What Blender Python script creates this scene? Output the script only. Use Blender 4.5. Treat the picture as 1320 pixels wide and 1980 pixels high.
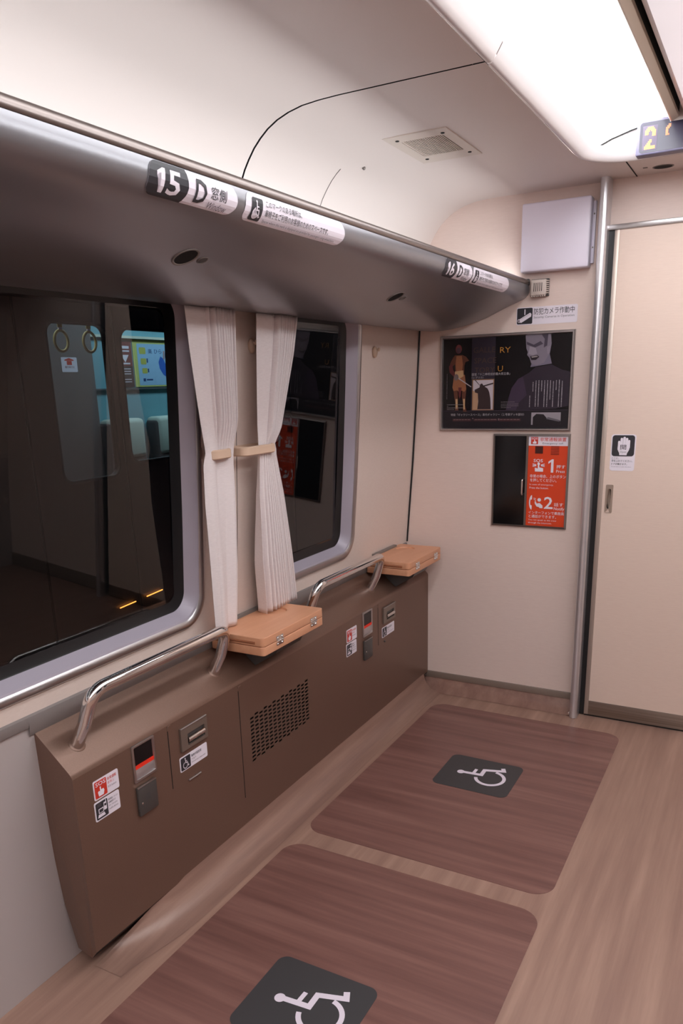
import bpy, bmesh, math, random
from mathutils import Vector, Matrix
from math import pi, sin, cos, radians

for o in list(bpy.data.objects):
    bpy.data.objects.remove(o, do_unlink=True)
SC = bpy.context.scene
COL = SC.collection
random.seed(7)

# ------------------------------------------------------------------ camera
cam = bpy.data.cameras.new('camera')
cam.sensor_fit = 'VERTICAL'
cam.sensor_height = 36.0
cam.sensor_width = 24.0
cam.lens = 1495.0 / 1980.0 * 36.0
cam.shift_y = 186.1 / 1980.0
cam.clip_start = 0.02
camo = bpy.data.objects.new('camera', cam)
COL.objects.link(camo)
camo.matrix_world = (Matrix.Translation((0, 0, 1.36)) @ Matrix.Rotation(0.5066, 4, 'Z')
                     @ Matrix.Rotation(1.2873, 4, 'X') @ Matrix.Rotation(-0.0287, 4, 'Z'))
SC.camera = camo

# ------------------------------------------------------------------ world (night) and exposure
w = bpy.data.worlds.new('night')
SC.world = w
w.use_nodes = True
w.node_tree.nodes['Background'].inputs[0].default_value = (0.004, 0.005, 0.009, 1)
w.node_tree.nodes['Background'].inputs[1].default_value = 1.0
SC.view_settings.view_transform = 'Standard'
SC.view_settings.look = 'None'
SC.view_settings.exposure = 0.0
SC.view_settings.gamma = 1.0
SC.view_settings.use_curve_mapping = False
SC.cycles.use_denoising = True
SC.cycles.max_bounces = 10
SC.cycles.diffuse_bounces = 6
SC.cycles.caustics_reflective = False
SC.cycles.sample_clamp_indirect = 6.0
TROUGH_GLOW = 9.2         # glow put into the trough panels in place of hidden LEDs
GLOW_COLOR = (0.955, 0.98, 1.0)
RACK_FILL = 48.0              # unseen light strips added behind the rack rails to brighten the cove
TRAIN_LAMP = 9.0             # lamps of the train standing outside

# ------------------------------------------------------------------ helpers: materials
MATS = {}
def mat(name, col, rough=0.5, metal=0.0, emit=0.0, spec=0.5, coat=0.0):
    if name in MATS:
        return MATS[name]
    m = bpy.data.materials.new(name)
    m.use_nodes = True
    b = m.node_tree.nodes['Principled BSDF']
    b.inputs['Base Color'].default_value = (*col, 1)
    b.inputs['Roughness'].default_value = rough
    b.inputs['Metallic'].default_value = metal
    b.inputs['Specular IOR Level'].default_value = spec
    if coat:
        b.inputs['Coat Weight'].default_value = coat
        b.inputs['Coat Roughness'].default_value = 0.1
    if emit:
        b.inputs['Emission Color'].default_value = (*col, 1)
        b.inputs['Emission Strength'].default_value = emit
    MATS[name] = m
    return m

def s2l(r, g, b):
    f = lambda c: (c / 255 / 12.92) if c / 255 <= 0.04045 else ((c / 255 + 0.055) / 1.055) ** 2.4
    return (f(r), f(g), f(b))

def grain(name, c1, c2, scale, rough=0.5, bump=0.0, metal=0.0, detail=4.0, rough2=None, spec=0.5, contrast=(0.3, 0.7), c3=None):
    """noise stretched along one axis: wood grain, brushed metal or laminate weave"""
    if name in MATS:
        return MATS[name]
    m = bpy.data.materials.new(name)
    m.use_nodes = True
    nt = m.node_tree
    b = nt.nodes['Principled BSDF']
    tc = nt.nodes.new('ShaderNodeTexCoord')
    mp = nt.nodes.new('ShaderNodeMapping')
    mp.inputs['Scale'].default_value = scale
    nz = nt.nodes.new('ShaderNodeTexNoise')
    nz.inputs['Scale'].default_value = 1.0
    nz.inputs['Detail'].default_value = detail
    nz.inputs['Roughness'].default_value = 0.6
    cr = nt.nodes.new('ShaderNodeValToRGB')
    cr.color_ramp.elements[0].position = contrast[0]
    cr.color_ramp.elements[1].position = contrast[1]
    cr.color_ramp.elements[0].color = (*c1, 1)
    cr.color_ramp.elements[1].color = (*c2, 1)
    if c3:
        e = cr.color_ramp.elements.new((contrast[0] + contrast[1]) / 2)
        e.color = (*c3, 1)
    L = nt.links.new
    L(tc.outputs['Object'], mp.inputs['Vector'])
    L(mp.outputs[0], nz.inputs['Vector'])
    L(nz.outputs['Fac'], cr.inputs['Fac'])
    L(cr.outputs['Color'], b.inputs['Base Color'])
    b.inputs['Roughness'].default_value = rough
    b.inputs['Metallic'].default_value = metal
    b.inputs['Specular IOR Level'].default_value = spec
    if bump:
        bp = nt.nodes.new('ShaderNodeBump')
        bp.inputs['Strength'].default_value = bump
        bp.inputs['Distance'].default_value = 0.002
        L(nz.outputs['Fac'], bp.inputs['Height'])
        L(bp.outputs[0], b.inputs['Normal'])
    MATS[name] = m
    return m

def glass_mat(name, tint, ior=1.5, boost=1.0):
    m = bpy.data.materials.new(name)
    m.use_nodes = True
    nt = m.node_tree
    nt.nodes.remove(nt.nodes['Principled BSDF'])
    out = nt.nodes['Material Output']
    tr = nt.nodes.new('ShaderNodeBsdfTransparent')
    tr.inputs[0].default_value = (*tint, 1)
    gl = nt.nodes.new('ShaderNodeBsdfGlossy')
    gl.inputs['Roughness'].default_value = 0.0
    gl.inputs['Color'].default_value = (boost, boost, boost, 1)
    fr = nt.nodes.new('ShaderNodeFresnel')
    fr.inputs[0].default_value = ior
    mx = nt.nodes.new('ShaderNodeMixShader')
    nt.links.new(fr.outputs[0], mx.inputs[0])
    nt.links.new(tr.outputs[0], mx.inputs[1])
    nt.links.new(gl.outputs[0], mx.inputs[2])
    nt.links.new(mx.outputs[0], out.inputs[0])
    MATS[name] = m
    return m

# palette
M_WALL = grain('cream_laminate', s2l(219, 201, 191), s2l(226, 209, 200), (60, 60, 260), rough=0.42, contrast=(0.2, 0.8))
M_BULK = grain('bulkhead_laminate', s2l(224, 203, 194), s2l(231, 211, 202), (30, 30, 300), rough=0.45, contrast=(0.2, 0.8))
M_DOOR = grain('door_laminate', s2l(225, 201, 187), s2l(232, 209, 195), (25, 25, 240), rough=0.4, contrast=(0.2, 0.8))
M_LOWER = mat('lower_wall_grey', s2l(178, 168, 166), 0.45)
M_CEIL = mat('ceiling_panel_white', s2l(222, 211, 206), 0.45)
M_WHITE = mat('white_gloss', s2l(236, 230, 228), 0.3)
M_TRIMW = mat('white_trim', s2l(228, 222, 222), 0.22, coat=0.3)
M_RACK = mat('rack_silver_paint', s2l(150, 150, 155), 0.34, metal=0.7)
M_RAIL = mat('rack_rail_bronze', s2l(150, 140, 136), 0.36, metal=0.9)
M_SILVER = mat('satin_aluminium', s2l(190, 186, 186), 0.32, metal=1.0)
M_LAV = mat('lavender_bezel', s2l(168, 160, 172), 0.45, metal=0.1)
M_BLACK = mat('black_gasket', (0.006, 0.006, 0.007), 0.45)
M_BLACKG = mat('black_acrylic', (0.004, 0.004, 0.005), 0.12)
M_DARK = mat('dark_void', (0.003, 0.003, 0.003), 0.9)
M_CHROME = mat('chrome', (0.78, 0.76, 0.75), 0.09, metal=1.0)
M_COUNTER = grain('counter_brown_metallic', s2l(119, 92, 79), s2l(127, 99, 86), (400, 400, 400), rough=0.36, metal=0.4, contrast=(0.3, 0.7))
M_WOODF = grain('floor_wood_vinyl', s2l(136, 104, 92), s2l(170, 136, 120), (22, 1.1, 22), rough=0.38, c3=s2l(152, 119, 105), detail=6)
M_WOODM = grain('floor_dark_vinyl', s2l(104, 70, 64), s2l(136, 98, 89), (1.3, 26, 22), rough=0.36, c3=s2l(120, 83, 76), detail=6)
M_COVE = grain('cove_wood_vinyl', s2l(128, 98, 88), s2l(162, 130, 116), (22, 1.2, 22), rough=0.36, c3=s2l(145, 113, 100), detail=6)
M_PAD = mat('pad_charcoal', s2l(58, 56, 58), 0.5)
M_PALE = mat('pale_print', s2l(226, 214, 226), 0.4)
M_STICK = mat('sticker_white', s2l(236, 228, 238), 0.3)
M_INK = mat('ink_charcoal', s2l(46, 46, 52), 0.4)
M_INKG = mat('ink_grey', s2l(120, 112, 120), 0.4)
M_REDINK = mat('ink_red', s2l(206, 58, 44), 0.4)
M_ORANGE = mat('sign_orange_red', s2l(222, 70, 32), 0.35)
M_TABLE = grain('beech_wood', s2l(206, 146, 112), s2l(217, 160, 126), (40, 5, 40), rough=0.42, contrast=(0.25, 0.75))
M_TABLED = mat('wood_groove', s2l(150, 92, 62), 0.6)
M_CURT = grain('curtain_fabric', s2l(220, 210, 210), s2l(234, 225, 225), (90, 60, 700), rough=0.9, spec=0.1, contrast=(0.25, 0.75))
M_BAND = mat('tieback_beige', s2l(214, 184, 160), 0.45)
M_HOOK = mat('hook_beige', s2l(186, 160, 140), 0.5)
M_GREYP = mat('grey_plastic', s2l(120, 112, 108), 0.4)
M_DGREY = mat('dark_grey_plastic', s2l(70, 68, 68), 0.35)
M_LBOX = mat('lavender_white_plastic', s2l(236, 230, 246), 0.32)
M_SENS = mat('sensor_cream', s2l(208, 194, 186), 0.4)
M_DISP = mat('display_bezel', s2l(112, 108, 132), 0.4)
M_SCREEN = mat('display_screen', s2l(48, 44, 62), 0.2)
M_LIT = mat('display_lit_field', s2l(92, 82, 102), 0.5)
M_LED = mat('led_orange', (1.0, 0.36, 0.10), 0.5, emit=1.3)
M_LEDR = mat('led_red', (1.0, 0.25, 0.12), 0.5, emit=0.9)
M_TROUGH_GLOW = mat('trough_painted_glow', GLOW_COLOR, 0.6, emit=TROUGH_GLOW)
M_GLASS = glass_mat('window_glass', (0.74, 0.77, 0.79), 1.62, 0.85)
M_STEEL = grain('brushed_kickplate', s2l(140, 128, 118), s2l(168, 156, 146), (2, 60, 220), rough=0.35, metal=0.85)
M_BASE = mat('baseboard_taupe', s2l(132, 116, 106), 0.45)
M_STRIP = mat('grey_wall_strip', s2l(140, 132, 130), 0.4, metal=0.3)

# ------------------------------------------------------------------ helpers: objects
def link(name, me, m=None, parent=None, smooth=False):
    o = bpy.data.objects.new(name, me)
    COL.objects.link(o)
    if m is not None:
        me.materials.append(m)
    if smooth:
        for p in me.polygons:
            p.use_smooth = True
    if parent is not None:
        o.parent = parent
        o.matrix_parent_inverse = parent.matrix_world.inverted()
    return o

def mesh(name, verts, faces, m, parent=None, smooth=False):
    me = bpy.data.meshes.new(name)
    me.from_pydata([tuple(v) for v in verts], [], faces)
    if me.validate():
        print('INVALID', name)
    me.update()
    return link(name, me, m, parent, smooth)

def from_bm(name, bm, m, parent=None, smooth=False, angle=None):
    me = bpy.data.meshes.new(name)
    bm.normal_update()
    bm.to_mesh(me)
    bm.free()
    o = link(name, me, m, parent, smooth)
    if angle:
        me.set_sharp_from_angle(angle=radians(angle))
    return o

def tag(o, label=None, cat=None, group=None, kind=None):
    if label: o['label'] = label
    if cat: o['category'] = cat
    if group: o['group'] = group
    if kind: o['kind'] = kind
    return o

def empty(name, loc=(0, 0, 0)):
    o = bpy.data.objects.new(name, None)
    COL.objects.link(o)
    o.location = loc
    o.empty_display_size = 0.05
    bpy.context.view_layer.update()
    return o

def bm_box(bm, lo, hi, bev=0.0, seg=2):
    r = bmesh.ops.create_cube(bm, size=1.0)
    vs = r['verts']
    for v in vs:
        v.co = Vector([(lo[i] + hi[i]) / 2 + v.co[i] * (hi[i] - lo[i]) for i in range(3)])
    if bev:
        es = list({e for v in vs for e in v.link_edges})
        bmesh.ops.bevel(bm, geom=es, offset=bev, segments=seg, affect='EDGES', profile=0.5)

def box(name, lo, hi, m, parent=None, bev=0.0, seg=2):
    bm = bmesh.new()
    bm_box(bm, lo, hi, bev, seg)
    return from_bm(name, bm, m, parent, smooth=bev > 0, angle=40 if bev > 0 else None)

def sweep_y(name, prof, ys, m, parent=None, smooth=True, angle=35, closed=False, flip=False):
    """profile list of (x,z) swept along the y stations"""
    n = len(prof)
    V = [(x, y, z) for y in ys for (x, z) in prof]
    F = []
    for j in range(len(ys) - 1):
        for i in range(n if closed else n - 1):
            a, b = j * n + i, j * n + (i + 1) % n
            f = (a, b, b + n, a + n)
            F.append(f[::-1] if flip else f)
    if closed:
        F.append(tuple(range(n)))
        F.append(tuple(range((len(ys) - 1) * n, len(ys) * n))[::-1])
    o = mesh(name, V, F, m, parent, smooth)
    if smooth:
        o.data.set_sharp_from_angle(angle=radians(angle))
    return o

def tube_bm(bm, pts, r, seg=16, closed=False, caps=True):
    pts = [Vector(p) for p in pts]
    n = len(pts)
    rings = []
    prev = None
    for i, p in enumerate(pts):
        if closed:
            t = pts[(i + 1) % n] - pts[i - 1]
        else:
            t = pts[min(i + 1, n - 1)] - pts[max(i - 1, 0)]
        t.normalize()
        if prev is None:
            a = Vector((0, 0, 1)) if abs(t.z) < 0.9 else Vector((1, 0, 0))
            u = t.cross(a).normalized()
        else:
            u = (prev - t * prev.dot(t)).normalized()
        prev = u
        v = t.cross(u)
        rr = r[i] if isinstance(r, (list, tuple)) else r
        rings.append([bm.verts.new(p + (u * cos(2 * pi * k / seg) + v * sin(2 * pi * k / seg)) * rr) for k in range(seg)])
    for i in range(n if closed else n - 1):
        A, B = rings[i], rings[(i + 1) % n]
        for k in range(seg):
            bm.faces.new((A[k], A[(k + 1) % seg], B[(k + 1) % seg], B[k]))
    if caps and not closed:
        bm.faces.new(rings[0][::-1])
        bm.faces.new(rings[-1])

def tube(name, pts, r, m, parent=None, seg=16, closed=False):
    bm = bmesh.new()
    tube_bm(bm, pts, r, seg, closed)
    return from_bm(name, bm, m, parent, smooth=True, angle=60)

def fillet(pts, r, seg=8):
    """round the inner corners of a 3D polyline"""
    P = [Vector(p) for p in pts]
    out = [P[0]]
    for i in range(1, len(P) - 1):
        a, b, c = P[i - 1], P[i], P[i + 1]
        rr = r[i - 1] if isinstance(r, (list, tuple)) else r
        d1 = (a - b).normalized(); d2 = (c - b).normalized()
        ang = d1.angle(d2)
        t = min(rr / math.tan(ang / 2), (a - b).length * 0.49, (c - b).length * 0.49)
        p1 = b + d1 * t; p2 = b + d2 * t
        for k in range(seg + 1):
            s = k / seg
            out.append(p1 * (1 - s) ** 2 + b * 2 * s * (1 - s) + p2 * s * s)
    out.append(P[-1])
    return out

def rrect(x0, y0, x1, y1, r=0.0, seg=6):
    if r <= 0:
        return [(x0, y0), (x1, y0), (x1, y1), (x0, y1)]
    P = []
    for cx, cy, a0 in ((x1 - r, y0 + r, -90), (x1 - r, y1 - r, 0), (x0 + r, y1 - r, 90), (x0 + r, y0 + r, 180)):
        for k in range(seg + 1):
            a = radians(a0 + 90 * k / seg)
            P.append((cx + r * cos(a), cy + r * sin(a)))
    return P

def circ(cx, cy, r, seg=24, ry=None):
    ry = ry or r
    return [(cx + r * cos(2 * pi * k / seg), cy + ry * sin(2 * pi * k / seg)) for k in range(seg)]

# flat print on a surface -------------------------------------------------
class Frame:
    def __init__(s, O, U, V):
        s.O, s.U, s.V = Vector(O), Vector(U).normalized(), Vector(V).normalized()
        s.N = s.U.cross(s.V)
    def p(s, u, v, h=0.0):
        return s.O + s.U * u + s.V * v + s.N * h

LAY = 0.0005
def cut2d(bm, fr):
    """split a flat 2D mesh into strips so that it can bend with a curved frame"""
    bmesh.ops.triangulate(bm, faces=bm.faces[:])
    vs = [v.co.y for v in bm.verts]
    k = math.ceil(min(vs) / fr.curved)
    while k * fr.curved < max(vs):
        bmesh.ops.bisect_plane(bm, geom=bm.verts[:] + bm.edges[:] + bm.faces[:], plane_co=(0, k * fr.curved, 0), plane_no=(0, 1, 0), dist=1e-7)
        k += 1
def shapes(name, fr, polys, m, parent, layer=1):
    if hasattr(fr, 'curved'):
        bm = bmesh.new()
        for q, P in enumerate(polys):
            bm.faces.new([bm.verts.new((u, v, q % 8 * 4e-5)) for u, v in P])
        cut2d(bm, fr)
        for v in bm.verts:
            v.co = fr.p(v.co.x, v.co.y, layer * LAY + v.co.z)
        return from_bm(name, bm, m, parent)
    V, F = [], []
    for P in polys:
        k = len(V)
        V += [fr.p(u, v, layer * LAY + (len(F) % 8) * 4e-5) for u, v in P]
        F.append(tuple(range(k, k + len(P))))
    return mesh(name, V, F, m, parent)

def plate(name, fr, P, m, parent=None, t=0.0009, base=0.0):
    if hasattr(fr, 'curved'):
        return shapes(name, fr, [P], m, parent, 1.4)
    n = len(P)
    V = [fr.p(u, v, base) for u, v in P] + [fr.p(u, v, base + t) for u, v in P]
    F = [tuple(range(n, 2 * n)), tuple(range(n))[::-1]] + [(i, (i + 1) % n, n + (i + 1) % n, n + i) for i in range(n)]
    return mesh(name, V, F, m, parent)

def stroke(pts, wd):
    """thick polyline as one mitred polygon"""
    P = [Vector(p) for p in pts]
    Lf, Rt = [], []
    for k in range(len(P)):
        d0 = (P[k] - P[k - 1]).normalized() if k > 0 else None
        d1 = (P[k + 1] - P[k]).normalized() if k < len(P) - 1 else None
        d0 = d0 or d1; d1 = d1 or d0
        n0 = Vector((-d0.y, d0.x)); n1 = Vector((-d1.y, d1.x))
        m = (n0 + n1).normalized()
        q = m * (wd / 2 / max(m.dot(n0), 0.35))
        Lf.append(tuple(P[k] + q)); Rt.append(tuple(P[k] - q))
    return [Rt + Lf[::-1]]

def arc(cx, cy, r, a0, a1, wd, seg=20):
    A = [radians(a0 + (a1 - a0) * k / seg) for k in range(seg + 1)]
    ri, ro = r - wd / 2, r + wd / 2
    return [[(cx + ro * cos(t), cy + ro * sin(t)) for t in A] + [(cx + ri * cos(t), cy + ri * sin(t)) for t in A[::-1]]]

def text(fr, s, x0, y0, x1, y1, m, parent, layer=2, bold=0.0, shear=0.0, name='lettering', res=2):
    """lettering fitted into the box x0..x1, y0..y1 of the frame"""
    c = bpy.data.curves.new('txt', 'FONT')
    c.body = s
    c.size = 1.0
    c.resolution_u = res
    c.offset = bold
    c.shear = shear
    t = bpy.data.objects.new('txt', c)
    COL.objects.link(t)
    dg = bpy.context.evaluated_depsgraph_get()
    me = bpy.data.meshes.new_from_object(t.evaluated_get(dg))
    bpy.data.objects.remove(t, do_unlink=True)
    bpy.data.curves.remove(c)
    if not me.vertices:
        return None
    xs = [v.co.x for v in me.vertices]; ys = [v.co.y for v in me.vertices]
    ax, bx, ay, by = min(xs), max(xs), min(ys), max(ys)
    for v in me.vertices:
        u = x0 + (v.co.x - ax) / max(bx - ax, 1e-6) * (x1 - x0)
        q = y0 + (v.co.y - ay) / max(by - ay, 1e-6) * (y1 - y0)
        v.co = (u, q, 0)
    if hasattr(fr, 'curved'):
        bm = bmesh.new(); bm.from_mesh(me); cut2d(bm, fr); bm.to_mesh(me); bm.free()
    for v in me.vertices:
        v.co = fr.p(v.co.x, v.co.y, layer * LAY)
    me.name = name
    return link(name, me, m, parent)

def wheelchair(s, ox, oy):
    """international access symbol, unit half-height, as quads and polygons"""
    P = []
    P.append(circ(-0.10, 0.86, 0.15, 20))
    P += stroke([(-0.08, 0.78), (-0.02, 0.02), (0.42, 0.02), (0.64, -0.72), (0.86, -0.62)], 0.17)
    P += stroke([(-0.05, 0.36), (0.36, 0.34)], 0.13)
    P += arc(-0.14, -0.38, 0.56, 105, 352, 0.14, 28)
    return [[(ox + u * s, oy + v * s) for u, v in q] for q in P]

# ring between a rounded hole and a rectangle -----------------------------
def ring_loops(hole, rect, steps):
    """hole: rounded loop; rect: (a0,b0,a1,b1). Returns list of loops from hole to rect"""
    hx = [p[0] for p in hole]; hy = [p[1] for p in hole]
    cx, cy = (min(hx) + max(hx)) / 2, (min(hy) + max(hy)) / 2
    a0, b0, a1, b1 = rect
    outer = []
    for (x, y) in hole:
        dx, dy = x - cx, y - cy
        ts = []
        if dx > 1e-9: ts.append((a1 - cx) / dx)
        if dx < -1e-9: ts.append((a0 - cx) / dx)
        if dy > 1e-9: ts.append((b1 - cy) / dy)
        if dy < -1e-9: ts.append((b0 - cy) / dy)
        t = min(ts)
        outer.append([cx + dx * t, cy + dy * t])
    for cxr, cyr in ((a0, b0), (a1, b0), (a1, b1), (a0, b1)):
        i = min(range(len(outer)), key=lambda k: (outer[k][0] - cxr) ** 2 + (outer[k][1] - cyr) ** 2)
        outer[i] = [cxr, cyr]
    return [[(h[0] * (1 - k / steps) + o[0] * k / steps, h[1] * (1 - k / steps) + o[1] * k / steps) for h, o in zip(hole, outer)] for k in range(steps + 1)]

def dense_rrect(x0, y0, x1, y1, r, seg=10, side=10):
    P = rrect(x0, y0, x1, y1, r, seg)
    out = []
    n = len(P)
    for i in range(n):
        a, b = P[i], P[(i + 1) % n]
        out.append(a)
        d = math.hypot(b[0] - a[0], b[1] - a[1])
        if d > r * 0.5:
            for k in range(1, side):
                out.append((a[0] + (b[0] - a[0]) * k / side, a[1] + (b[1] - a[1]) * k / side))
    return out

def loops_mesh(name, loops, m, parent=None, smooth=False, angle=40, flip=False):
    n = len(loops[0])
    V = [v for L in loops for v in L]
    F = []
    for j in range(len(loops) - 1):
        for i in range(n):
            f = (j * n + i, j * n + (i + 1) % n, (j + 1) * n + (i + 1) % n, (j + 1) * n + i)
            F.append(f[::-1] if flip else f)
    o = mesh(name, V, F, m, parent, smooth)
    if smooth:
        o.data.set_sharp_from_angle(angle=radians(angle))
    return o

# ------------------------------------------------------------------ main dimensions
XC = -0.13                      # centre line of the car
YB = 3.11                       # bulkhead plane
YR = -3.6                       # far end behind the camera
ZC = 2.012                      # side ceiling
XF = -1.28                      # counter front plane
ZW = [-1, 0, .4, .683, 1.025, 1.336, 1.566, 1.9]
XW = [-1.385, -1.392, -1.393, -1.384, -1.356, -1.336, -1.324, -1.31]
def wx(z):
    for i in range(len(ZW) - 1):
        if z <= ZW[i + 1]:
            t = (z - ZW[i]) / (ZW[i + 1] - ZW[i])
            return XW[i] * (1 - t) + XW[i + 1] * t
    return XW[-1]
def mir(x, side):
    return x if side < 0 else 2 * XC - x

# ------------------------------------------------------------------ floor
bm = bmesh.new()
bm_box(bm, (-1.45, YR, -0.05), (2 * XC + 1.45, 3.3, 0.0))
floor = tag(from_bm('floor', bm, M_WOODF), kind='structure')
def floor_panel(y0, y1):
    P = rrect(-1.175, y0, -0.395, y1, 0.06, 8)
    n = len(P)
    V = [(x, y, 0.0) for x, y in P] + [(x, y, 0.0008) for x, y in P]
    F = [tuple(range(n, 2 * n))] + [(i, (i + 1) % n, n + (i + 1) % n, n + i) for i in range(n)]
    return mesh('floor_panel', V, F, M_WOODM, floor)
floor_panel(1.828, 2.945)
floor_panel(0.64, 1.757)

# coved skirting where the floor turns up against the counter and the bulkhead
cv = [(XF, 0.078), (XF + 0.006, 0.052), (XF + 0.018, 0.030), (XF + 0.036, 0.013), (XF + 0.060, 0.004), (XF + 0.085, 0.0012)]
V = []; F = []
st_ = [(1.08, .0), (1.11, .06), (1.15, .22), (1.20, .50), (1.26, .80), (1.32, .95), (1.38, 1.0), (3.06, 1.0)]
for yy, k in st_:
    for x, z in cv:
        V.append((x - (1 - k) * .04, yy, .0011 + (z - .0011) * k))
n = len(cv)
for j in range(len(st_) - 1):
    for i in range(n - 1):
        F.append((j * n + i, j * n + i + 1, (j + 1) * n + i + 1, (j + 1) * n + i))
t1 = tag(mesh('trim_1', V, F, M_COVE, None, True), kind='structure')
cvb = [(0.0, 0.052), (0.006, 0.034), (0.018, 0.018), (0.036, 0.008), (0.062, 0.0012)]
V = []; F = []
xsb = [-1.30, -1.22, -0.62]
for x in xsb:
    for d, z in cvb:
        V.append((x, YB - 0.002 - d, z))
n = len(cvb)
for j in range(len(xsb) - 1):
    for i in range(n - 1):
        F.append((j * n + i, (j + 1) * n + i, (j + 1) * n + i + 1, j * n + i + 1))
M_COVEB = grain('cove_wood_vinyl_cross', s2l(122, 90, 80), s2l(154, 120, 106), (22, 1.2, 22), rough=0.36, c3=s2l(138, 104, 92), detail=6)
t2 = tag(mesh('trim_2', V, F, M_COVEB, None, True), kind='structure')

# ------------------------------------------------------------------ side walls with window openings
WIN = [(0.30, 1.668, 0.716, 1.625), (1.998, 2.582, 0.722, 1.625)]
def side_wall(side, name):
    root = empty(name, (mir(-1.39, side), 0, 0))
    tag(root, kind='structure')
    panels = [((-0.30, 1.8315), WIN[0]), ((1.8345, YB), WIN[1])]
    for (a, b), (y0, y1, z0, z1) in panels:
        hole = dense_rrect(y0, z0, y1, z1, 0.085, 10, 12)
        loops = ring_loops(hole, (a, 0.0, b, 1.80), 6)
        loops_mesh('wall_panel', [[(mir(wx(z), side), y, z) for y, z in L] for L in loops], M_WALL, root, smooth=True, flip=side > 0)
    zz = [0, .2, .4, .55, .683, .85, 1.025, 1.2, 1.336, 1.45, 1.566, 1.80]
    sweep_y('wall_panel', [(mir(wx(z), side), z) for z in zz], [YR, -0.303], M_WALL, root, flip=side > 0)
    low = [0, .2, .4, .55, .655]
    sweep_y('lower_panel', [(mir(wx(z) + .0015, side), z) for z in low], [YR, YB], M_LOWER, root, flip=side > 0)
    # joint strip showing dark between the two panels
    sweep_y('panel_joint', [(mir(wx(z) - 0.003, side), z) for z in zz], [1.82, 1.846], M_GREYP, root, flip=side > 0)
    return root
wall_left = side_wall(-1, 'wall_left')
wall_right = side_wall(1, 'wall_right')

def window(idx, side, dims):
    y0, y1, z0, z1 = dims
    root = empty('window_%d' % idx, (mir(wx(z0), side), (y0 + y1) / 2, z0))
    tag(root, kind='structure')
    def loop(ins, dx, r):
        return [(mir(wx(z) + dx, side), y, z) for y, z in dense_rrect(y0 + ins, z0 + ins, y1 - ins, z1 - ins, r, 10, 12)]
    fl = side > 0
    loops_mesh('metal_trim', [loop(-.004, -.001, .088), loop(-.003, .005, .087), loop(.001, .009, .084), loop(.008, .011, .078),
                              loop(.016, .009, .072), loop(.021, .004, .068)], M_SILVER, root, True, 60, flip=not fl)
    loops_mesh('bezel', [loop(.020, .004, .068), loop(.026, .001, .064), loop(.047, -.030, .05)], M_LAV, root, True, 30, flip=not fl)
    loops_mesh('gasket', [loop(.046, -.029, .05), loop(.050, -.032, .048), loop(.082, -.036, .03)], M_BLACK, root, True, 50, flip=not fl)
    g = [(mir(wx(z) - .035, side), y, z) for y, z in [(y0 + .06, z0 + .06), (y1 - .06, z0 + .06), (y1 - .06, z1 - .06), (y0 + .06, z1 - .06)]]
    mesh('pane', g, [(0, 1, 2, 3)], M_GLASS, root)
    return root
window(1, -1, WIN[0]); window(2, -1, WIN[1])
window(3, 1, WIN[0]); window(4, 1, WIN[1])

# grey strip let into the wall under the windows, black gasket in the corner
st = [(wx(.672), .672), (wx(.668) + .007, .668), (wx(.656) + .010, .656), (wx(.644) + .007, .644), (wx(.640), .640)]
tag(sweep_y('trim_3', st, [YR, 1.04], M_STRIP, flip=True), kind='structure')
st2 = [(wx(.672), .672), (wx(.668) + .007, .668), (wx(.656) + .010, .656), (wx(.644) + .007, .632), (wx(.640) + .004, .622)]
tag(sweep_y('trim_4', st2, [1.04, YB - .01], M_STRIP, flip=True), kind='structure')
gp = [(wx(z) + .004, YB - .003, z) for z in [.676, .72, .85, 1.025, 1.2, 1.336, 1.45, 1.58]]
tag(tube('trim_5', gp, .0035, M_BLACK, None, 8), kind='structure')

# ------------------------------------------------------------------ bulkhead with sliding door
XP = -0.603                                     # pillar axis
bulk = empty('wall_back', (XC, YB, 0)); tag(bulk, kind='structure')
box('bulkhead_panel', (-1.46, YB, 0), (-0.612, YB + .09, 2.09), M_BULK, bulk)
box('bulkhead_panel', (mir(-0.612, 1), YB, 0), (mir(-1.46, 1), YB + .09, 2.09), M_BULK, bulk)
box('header_panel', (-0.59, 3.092, 1.866), (mir(-0.59, 1), YB + .09, 2.03), M_BULK, bulk)
box('header_rail', (-0.59, 3.074, 1.848), (mir(-0.59, 1), YB + .09, 1.866), M_SILVER, bulk, bev=.003)
box('door_pocket', (-0.612, 3.10, 0), (-0.548, YB + .09, 1.866), M_BLACK, bulk)
box('door_gasket', (-0.592, 3.083, 0.004), (-0.569, 3.099, 1.848), M_BLACK, bulk)
def pillar(x, s):
    P = []
    for k in range(13):
        a = radians(180 + 180 * k / 12)
        P.append((x + .0155 * cos(a), 3.042 + .0165 * sin(a)))
    P += [(x + .0155, YB + .02), (x - .0155, YB + .02)]
    n = len(P)
    V = [(px, py, 0.0012) for px, py in P] + [(px, py, ZC) for px, py in P]
    F = [(i, (i + 1) % n, n + (i + 1) % n, n + i) for i in range(n)] + [tuple(range(n))[::-1], tuple(range(n, 2 * n))]
    o = mesh('pillar', V, F, mat('pillar_silver', s2l(214, 212, 216), .3, .75), bulk, True)
    o.data.set_sharp_from_angle(angle=radians(40))
    return o
pillar(XP, -1); pillar(mir(XP, 1), 1)
box('pillar_bolt', (XP - .022, 3.035, .010), (XP - .015, 3.043, .022), M_CHROME, bulk, bev=.002)
bb = tag(box('baseboard_back', (-1.29, YB - .006, .050), (-0.615, YB + .01, .079), M_BASE, None, bev=.0015), kind='structure')

tag(box('baseboard_right', (mir(-0.615, 1), YB - .006, .002), (mir(-1.39, 1), YB + .01, .079), M_BASE, None, bev=.0015), kind='structure')

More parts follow.
